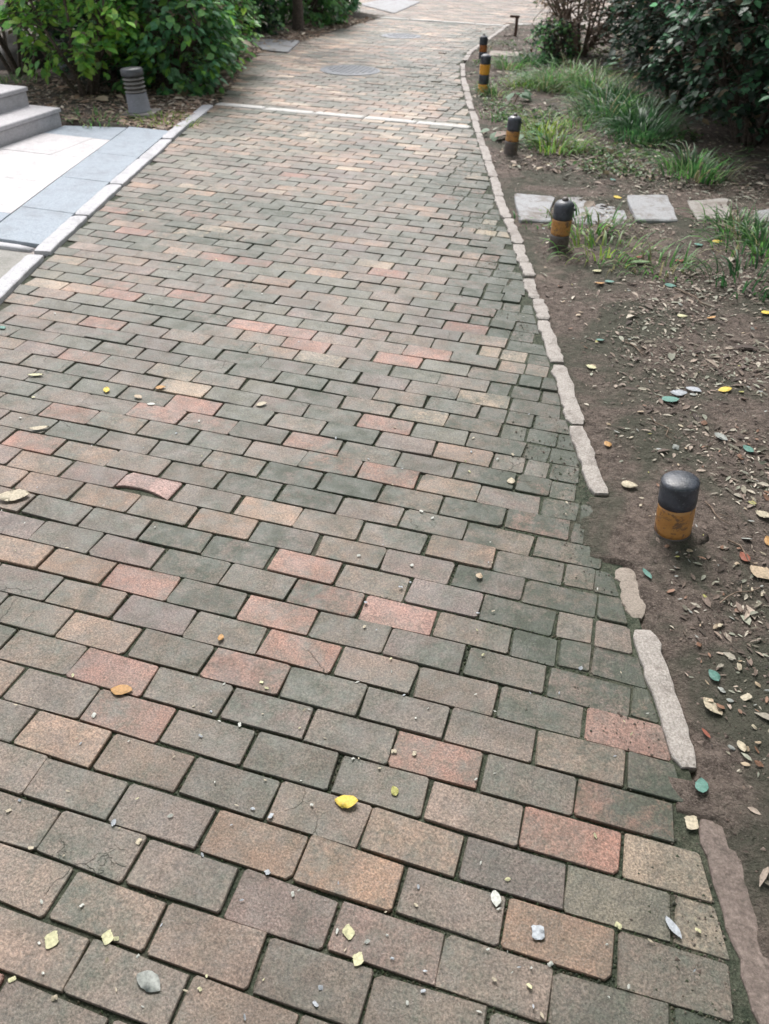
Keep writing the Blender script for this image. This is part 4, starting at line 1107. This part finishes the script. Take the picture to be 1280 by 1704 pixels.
tag(link(bpy.data.objects.new('soil_crumbs', np_mesh('soil_crumbs', V, F, MAT['litter'], np.repeat(C, 5, 0)))), 'small crumbs of earth on the soil at the right', 'soil crumbs', kind='stuff')
P = []
while len(P) < 2200:
    y = .5 + 5 * rn.random(); x = rin(y) - abs(rn.normal(0, .13))
    if nz(x, y, 3, 95) > -.1 + .5 * rn.random(): P.append((x, y, -.001))
P = np.array(P); n = len(P); s = rn.lognormal(-6.2, .5, n); a = rn.uniform(0, 6.28, n); mt = np.zeros((n, 3, 3))
mt[:, 0, 0] = np.cos(a) * s; mt[:, 0, 1] = -np.sin(a) * s; mt[:, 1, 0] = np.sin(a) * s * .8; mt[:, 1, 1] = np.cos(a) * s * .8; mt[:, 2, 2] = s * .8
V, F = instance(TV, [TF], mt, P); C = np.array([(.12, .09, .075), (.06, .06, .045), (.17, .14, .115), (.05, .06, .035)])[rn.integers(0, 4, n)]; C = np.concatenate([C, np.ones((n, 1))], 1)
tag(link(bpy.data.objects.new('path_crumbs', np_mesh('path_crumbs', V, F, MAT['litter'], np.repeat(C, 5, 0)))), 'crumbs of earth spilled from the bed onto the edge of the path', 'soil crumbs', kind='stuff')
# moss and fine plants in the brick joints
rn = np.random.default_rng(19); P = []
while len(P) < 9000:
    y = .25 + 3.4 * rn.random() ** 1.3; x = rn.uniform(-2.4, .55)
    if not (led(y) < x < rin(y) - .01): continue
    j = round((GY - y) / BW)
    if rn.random() < .66: yy = GY - j * BW + BW / 2 * (1 if rn.random() < .5 else -1); xx = x
    else:
        off = 0 if j % 2 == 0 else .5; xx = GX + (math.floor((x - GX) / BL - off) + off) * BL; yy = y
    q = nz(xx, yy, 3.5, 60) + .35 * max(0, 1 - (rin(yy) - xx) / .5)
    if rn.random() > .25 + q: continue
    P.append((xx + rn.normal(0, .0022), yy + rn.normal(0, .0022), -.0075))
P = np.array(P); n = len(P); s = rn.uniform(.002, .0050, n)
mt = np.zeros((n, 3, 3)); mt[:, 0, 0] = s; mt[:, 1, 1] = s; mt[:, 2, 2] = s * 1.5
V, F = instance(TV, [TF], mt, P); C = np.array([(.040, .060, .030), (.055, .075, .035), (.035, .045, .028), (.085, .075, .05)])[rn.integers(0, 4, n)]
C = np.concatenate([C, np.ones((n, 1))], 1)
o = link(bpy.data.objects.new('joint_moss', np_mesh('joint_moss', V, F, MAT['litter'], np.repeat(C, 5, 0))), path); tag(o, kind='stuff')

# ------------------------------------------------------------------ single fallen leaves, petals, scraps
def leaf_shape(kind, seed):
    """thin leaf with a midrib fold, curl and thickness"""
    r = random.Random(seed); V = []; F = []
    prof = {'oval': lambda t: .30 * math.sin(math.pi * min(1, t * .98 + .01)) ** .72, 'ovate': lambda t: .36 * math.sin(math.pi * t ** .8) ** .8,
            'lance': lambda t: .17 * math.sin(math.pi * t) ** .8, 'scrap': lambda t: .42 * (1 if .05 < t < .95 else .6)}[kind]
    K = 8; curl = r.uniform(-.12, .16)
    for s_, dz in ((0, 0.0), (1, -.003)):
        for i in range(K + 1):
            t = i / K; wv = prof(t) * (1 + r.gauss(0, .05)); bendx = .06 * math.sin(t * 3 + seed)
            zc = curl * (t - .5) ** 2 * 1.2
            for sd2 in (-1, 0, 1):
                V.append((sd2 * wv + bendx, t - .5, zc + (abs(sd2) * .05) + dz))
    W = 3
    for i in range(K):
        for j in range(2):
            a = i * W + j; F.append((a, a + 1, a + W + 1, a + W)); b = a + (K + 1) * W; F.append((b, b + W, b + W + 1, b + 1))
    for i in range(K):
        a = i * W; b = a + (K + 1) * W; F.append((a, a + W, b + W, b)); a += 2; b += 2; F.append((a, b, b + W, a + W))
    mb = MB(); mb.add(V, F); return mb.mesh('fallen_leaf_shape', MAT['dead_o'], True)
SH = {kd: [leaf_shape(kd, s + 10 * ki) for s in range(3)] for ki, kd in enumerate(('oval', 'ovate', 'lance', 'scrap'))}
COL = {'yellow': (.72, .52, .08), 'paleyellow': (.58, .55, .34), 'cream': (.50, .43, .32), 'orange': (.46, .25, .09), 'red': (.30, .09, .055), 'teal': (.11, .25, .21),
       'white': (.56, .56, .52), 'bluewhite': (.42, .44, .48), 'green': (.20, .33, .14), 'beige': (.48, .37, .26), 'brown': (.26, .14, .09), 'olive': (.40, .38, .12), 'grey': (.36, .37, .35)}
def place(name, label, px, length_px, ang, kind, colour, cat='leaf', group=None, z=None, tilt=.08, wid=1.0, seed=0):
    x, y = gp(*px)
    r = random.Random(int(px[0] * 31 + px[1]))
    c = R.T @ np.array([x, y, -CAM_H]); L = length_px / FOC * c[2]
    if y > 3: L *= 1.0
    on_path = led(y) < x < rin(y)
    zz = .004 if on_path else soil_h(x, y) + .006
    o = bpy.data.objects.new(name, SH[kind][r.randint(0, 2)])
    o.location = (x, y, zz + L * .02); o.rotation_euler = (r.gauss(0, tilt), r.gauss(0, tilt), math.radians(ang))
    o.scale = (L * wid, L, L); cc = COL[colour]; v = r.uniform(.9, 1.1); o.color = (cc[0] * v, cc[1] * v, cc[2] * v, 1)
    link(o); return tag(o, label, cat, group)
FL = 'fallen leaves lying on the brick path'; FS = 'fallen leaves lying on the soil'
for a in [('big bright yellow oval leaf in the lower middle of the path', (577, 1335), 40, -80, 'oval', 'yellow'),
          ('small olive yellow leaf just above and right of the big yellow leaf', (656, 1318), 18, 40, 'ovate', 'olive'),
          ('small round bright yellow leaf on the left part of the path', (178, 651), 17, 20, 'oval', 'yellow'),
          ('pale yellow leaf left of the small round yellow one', (60, 627), 26, -70, 'lance', 'paleyellow'),
          ('small orange leaf right of the round yellow one', (268, 647), 17, -50, 'ovate', 'orange'),
          ('faint orange leaf below and right of the round yellow one', (230, 662), 16, 70, 'oval', 'beige'),
          ('whitish round leaf in the upper middle of the path', (435, 674), 19, -60, 'oval', 'cream'),
          ('small whitish leaf below the round yellow one', (252, 674), 14, -80, 'oval', 'white'),
          ('curled beige leaf at the left edge of the path', (66, 715), 32, -65, 'lance', 'cream'),
          ('large pale cream leaf at the left picture edge', (24, 829), 50, -68, 'oval', 'cream'),
          ('tiny round orange leaf left of the path centre', (367, 1063), 16, 10, 'oval', 'orange'),
          ('orange and yellow leaf at the edge of a bright red brick', (203, 1150), 36, -80, 'oval', 'orange'),
          ('large whitish oval leaf near the lower left corner', (248, 1638), 48, 80, 'oval', 'grey'),
          ('cream leaf on the right part of the path, near the pink brick', (851, 802), 18, 20, 'ovate', 'cream'),
          ('small beige leaf below the pale orange brick', (798, 960), 16, 10, 'ovate', 'beige'),
          ('long white petal standing out in the lower right of the path', (824, 1497), 28, 10, 'oval', 'white'),
          ('white scrap on the orange half brick', (894, 1553), 24, 15, 'scrap', 'bluewhite'),
          ('white shard by the cream brick in the lower right', (1120, 1545), 40, 35, 'lance', 'bluewhite'),
          ('cream chip beside the brown kerb stone', (1150, 1371), 24, 20, 'scrap', 'cream'),
          ('pair of pale petals near the lower left corner', (87, 1566), 24, 50, 'scrap', 'paleyellow'),
          ('pale square petal right of the pair in the lower left', (180, 1562), 20, 60, 'scrap', 'paleyellow'),
          ('pale petal cluster below the path centre', (580, 1553), 20, 70, 'scrap', 'paleyellow'),
          ('pale petal on a joint below the petal cluster', (596, 1598), 20, 40, 'scrap', 'paleyellow'),
          ('bluish white round chip in the lower left', (190, 1371), 13, 0, 'oval', 'bluewhite'),
          ('small teal leaf at the left edge of the path', (4, 547), 14, 80, 'ovate', 'teal')]:
    place('fallen_leaf', *a, cat='fallen leaf', group=FL)
for a in [('pale yellow leaf on the soil next to a kerb joint', (983, 613), 19, 70, 'ovate', 'paleyellow'),
          ('cream leaf on bare soil just left of the nearest bollard', (1047, 810), 28, -80, 'ovate', 'cream'),
          ('large cream leaf on the dark soil in the lower right', (1185, 1178), 38, 40, 'oval', 'cream'),
          ('teal leaf at the lower end of the white kerb stone', (1164, 1315), 30, 10, 'ovate', 'teal'),
          ('teal leaf above the large cream leaf', (1186, 1127), 26, 40, 'ovate', 'teal'),
          ('narrow teal strip below the nearest bollard', (1075, 960), 26, 30, 'lance', 'teal'),
          ('teal leaf above and right of the nearest bollard', (1241, 757), 22, 50, 'ovate', 'teal'),
          ('bright yellow leaf at the right of the littered soil', (1203, 658), 24, -70, 'oval', 'yellow'),
          ('teal leaf beside two bluish white ones', (1114, 672), 30, -60, 'ovate', 'teal'),
          ('bluish white leaf beside the teal one', (1127, 662), 28, -80, 'oval', 'bluewhite'),
          ('second bluish white leaf, right of its pair', (1152, 655), 26, 60, 'oval', 'bluewhite'),
          ('orange leaf just right of the kerb', (1010, 741), 18, 30, 'ovate', 'orange'),
          ('red leaf near the right edge below the nearest bollard', (1236, 934), 24, 40, 'ovate', 'red'),
          ('white and red torn scrap at the right edge', (1264, 962), 34, -75, 'scrap', 'beige'),
          ('small red leaf right of the white kerb stone', (1174, 1223), 22, 30, 'lance', 'red'),
          ('orange leaf at the right edge', (1276, 907), 24, 20, 'ovate', 'orange'),
          ('pale leaf at the right edge level with the nearest bollard', (1268, 864), 28, 60, 'oval', 'cream'),
          ('whitish leaf above the nearest bollard', (1196, 737), 24, 60, 'oval', 'grey'),
          ('pale leaf in the shade of the lower right', (1231, 1247), 24, 20, 'oval', 'cream'),
          ('long light green leaf behind the short grass tuft', (1064, 445), 36, -80, 'lance', 'green'),
          ('teal leaf with a long stalk', (1114, 483), 20, -80, 'ovate', 'teal'),
          ('red brown leaf near the long green leaf', (1130, 440), 18, -60, 'ovate', 'red'),
          ('small red leaf behind the grass near the bollard', (1062, 434), 14, -70, 'oval', 'red'),
          ('teal leaf in front of the leaning bollard tuft', (1013, 476), 16, -80, 'ovate', 'teal'),
          ('pale leaf beside the yellowish grass tuft', (992, 456), 17, -50, 'oval', 'paleyellow'),
          ('beige orange leaf below the yellowish grass tuft', (997, 478), 16, -70, 'oval', 'orange'),
          ('pale leaf right of the leaning bollard', (1014, 382), 15, -60, 'ovate', 'paleyellow'),
          ('yellow leaf on the edge of a stepping stone', (1026, 337), 14, -70, 'ovate', 'yellow'),
          ('teal leaf on the worn stepping stone', (1087, 346), 18, -80, 'ovate', 'teal'),
          ('yellow leaf in front of the mud covered stone', (1190, 414), 16, -70, 'ovate', 'yellow'),
          ('teal leaf right of the stepping stones', (1160, 417), 15, -60, 'ovate', 'teal'),
          ('orange leaf on the littered soil', (1181, 537), 16, -60, 'oval', 'orange'),
          ('yellow green leaf on the littered soil', (1134, 532), 17, -70, 'ovate', 'paleyellow'),
          ('yellow leaf at the right edge below the grass', (1272, 532), 18, -70, 'ovate', 'yellow'),
          ('pale teal leaf near the right kerb', (998, 570), 14, -80, 'ovate', 'teal'),
          ('teal leaf on soil before the long grass', (1015, 278), 12, -70, 'ovate', 'teal'),
          ('second teal leaf on soil, nearer the stepping stones', (1018, 307), 13, 50, 'ovate', 'teal'),
          ('white bead of litter near the long grass', (1022, 265), 10, 60, 'oval', 'cream'),
          ('whitish fallen leaf near the lone grass tuft', (1090, 268), 12, -70, 'oval', 'cream')]:
    place('fallen_leaf', *a, cat='fallen leaf', group=FS)
# twigs on the soil
def stick(label, p0, p1, r_):
    a = gp(*p0); b = gp(*p1); z = soil_h(*a) + .006; rr = random.Random(int(p0[0]))
    mb = MB(); A = Vector((0, 0, 0)); Bv = Vector((b[0] - a[0], b[1] - a[1], soil_h(*b) - soil_h(*a)))
    n = Vector((-Bv.y, Bv.x, 0)).normalized()
    tube(mb, [A + Bv * t + n * rr.gauss(0, .008) + Vector((0, 0, rr.uniform(0, .004))) for t in (0, .25, .5, .75, 1)], [r_, r_, r_ * .8, r_ * .7, r_ * .4], 5)
    q = Bv * .55; tube(mb, [q, q + Bv.normalized() * .03 + n * .03], [r_ * .6, r_ * .3], 4)
    o = mb.build('twig', MAT['twig'], None, True); o.location = (a[0], a[1], z); tag(o, label, 'twig', 'thin twigs on the soil')
stick('pale curved twig behind the large grass tuft at the right', (1198, 385), (1250, 420), .004)
stick('beige twig pointing away from the teal leaf with a stalk', (1122, 488), (1182, 520), .004)
stick('dark twig lying right of the kerb near the teal leaf', (1040, 575), (1075, 600), .003)
stick('forked twig right of the nearest bollard', (1170, 840), (1215, 880), .0025)
stick('grey twig near the right edge below the nearest bollard', (1215, 905), (1262, 950), .003)
stick('thin twig on the dark lower right soil', (1190, 1010), (1262, 985), .0025)
stick('small twig above the nearest bollard', (1085, 700), (1120, 740), .0025)

# countable small petals
def petals(n, seed, label, group, region, sizes, cols, cat, name):
    rn = random.Random(seed); k_ = 0
    while k_ < n:
        p = region(rn)
        if p is None: continue
        x, y = p; o = bpy.data.objects.new(name, SH[rn.choice(['oval', 'scrap', 'lance'])][rn.randint(0, 2)])
        on_path = led(y) < x < rin(y); s = rn.uniform(*sizes)
        o.location = (x, y, (.0045 if on_path else soil_h(x, y) + .005)); o.rotation_euler = (rn.gauss(0, .25), rn.gauss(0, .25), rn.uniform(0, 6.28))
        o.scale = (s * rn.uniform(.6, 1), s, s); c = COL[rn.choice(cols)]; v = rn.uniform(.8, 1.05); o.color = (c[0] * v, c[1] * v, c[2] * v, 1)
        link(o); tag(o, label, cat, group); k_ += 1
def on_path_px(rn):
    px = rn.uniform(0, 1180); py = 120 + 1580 * rn.random() ** .85
    x, y = gp(px, py)
    if not (led(y) + .02 < x < rin(y) - .03) or y > 9: return None
    if nz(x, y, 1.5, 70) < rn.uniform(-.5, .3): return None
    return x, y
def on_soil_px(rn):
    px = rn.uniform(900, 1280); py = rn.uniform(380, 1300); x, y = gp(px, py)
    if x < rin(y) + .13: return None
    return x, y
petals(230, 3, 'tiny pale petal lying on the brick path', 'tiny pale petals on the brick path', on_path_px, (.005, .013), ['white', 'paleyellow', 'cream', 'white', 'bluewhite'], 'petal', 'petal')
petals(200, 4, 'small pale leaf scrap lying on the soil right of the kerb', 'small pale scraps on the soil', on_soil_px, (.010, .026), ['cream', 'grey', 'beige', 'grey', 'beige', 'grey', 'brown', 'brown', 'brown', 'olive'], 'leaf scrap', 'leaf_scrap')
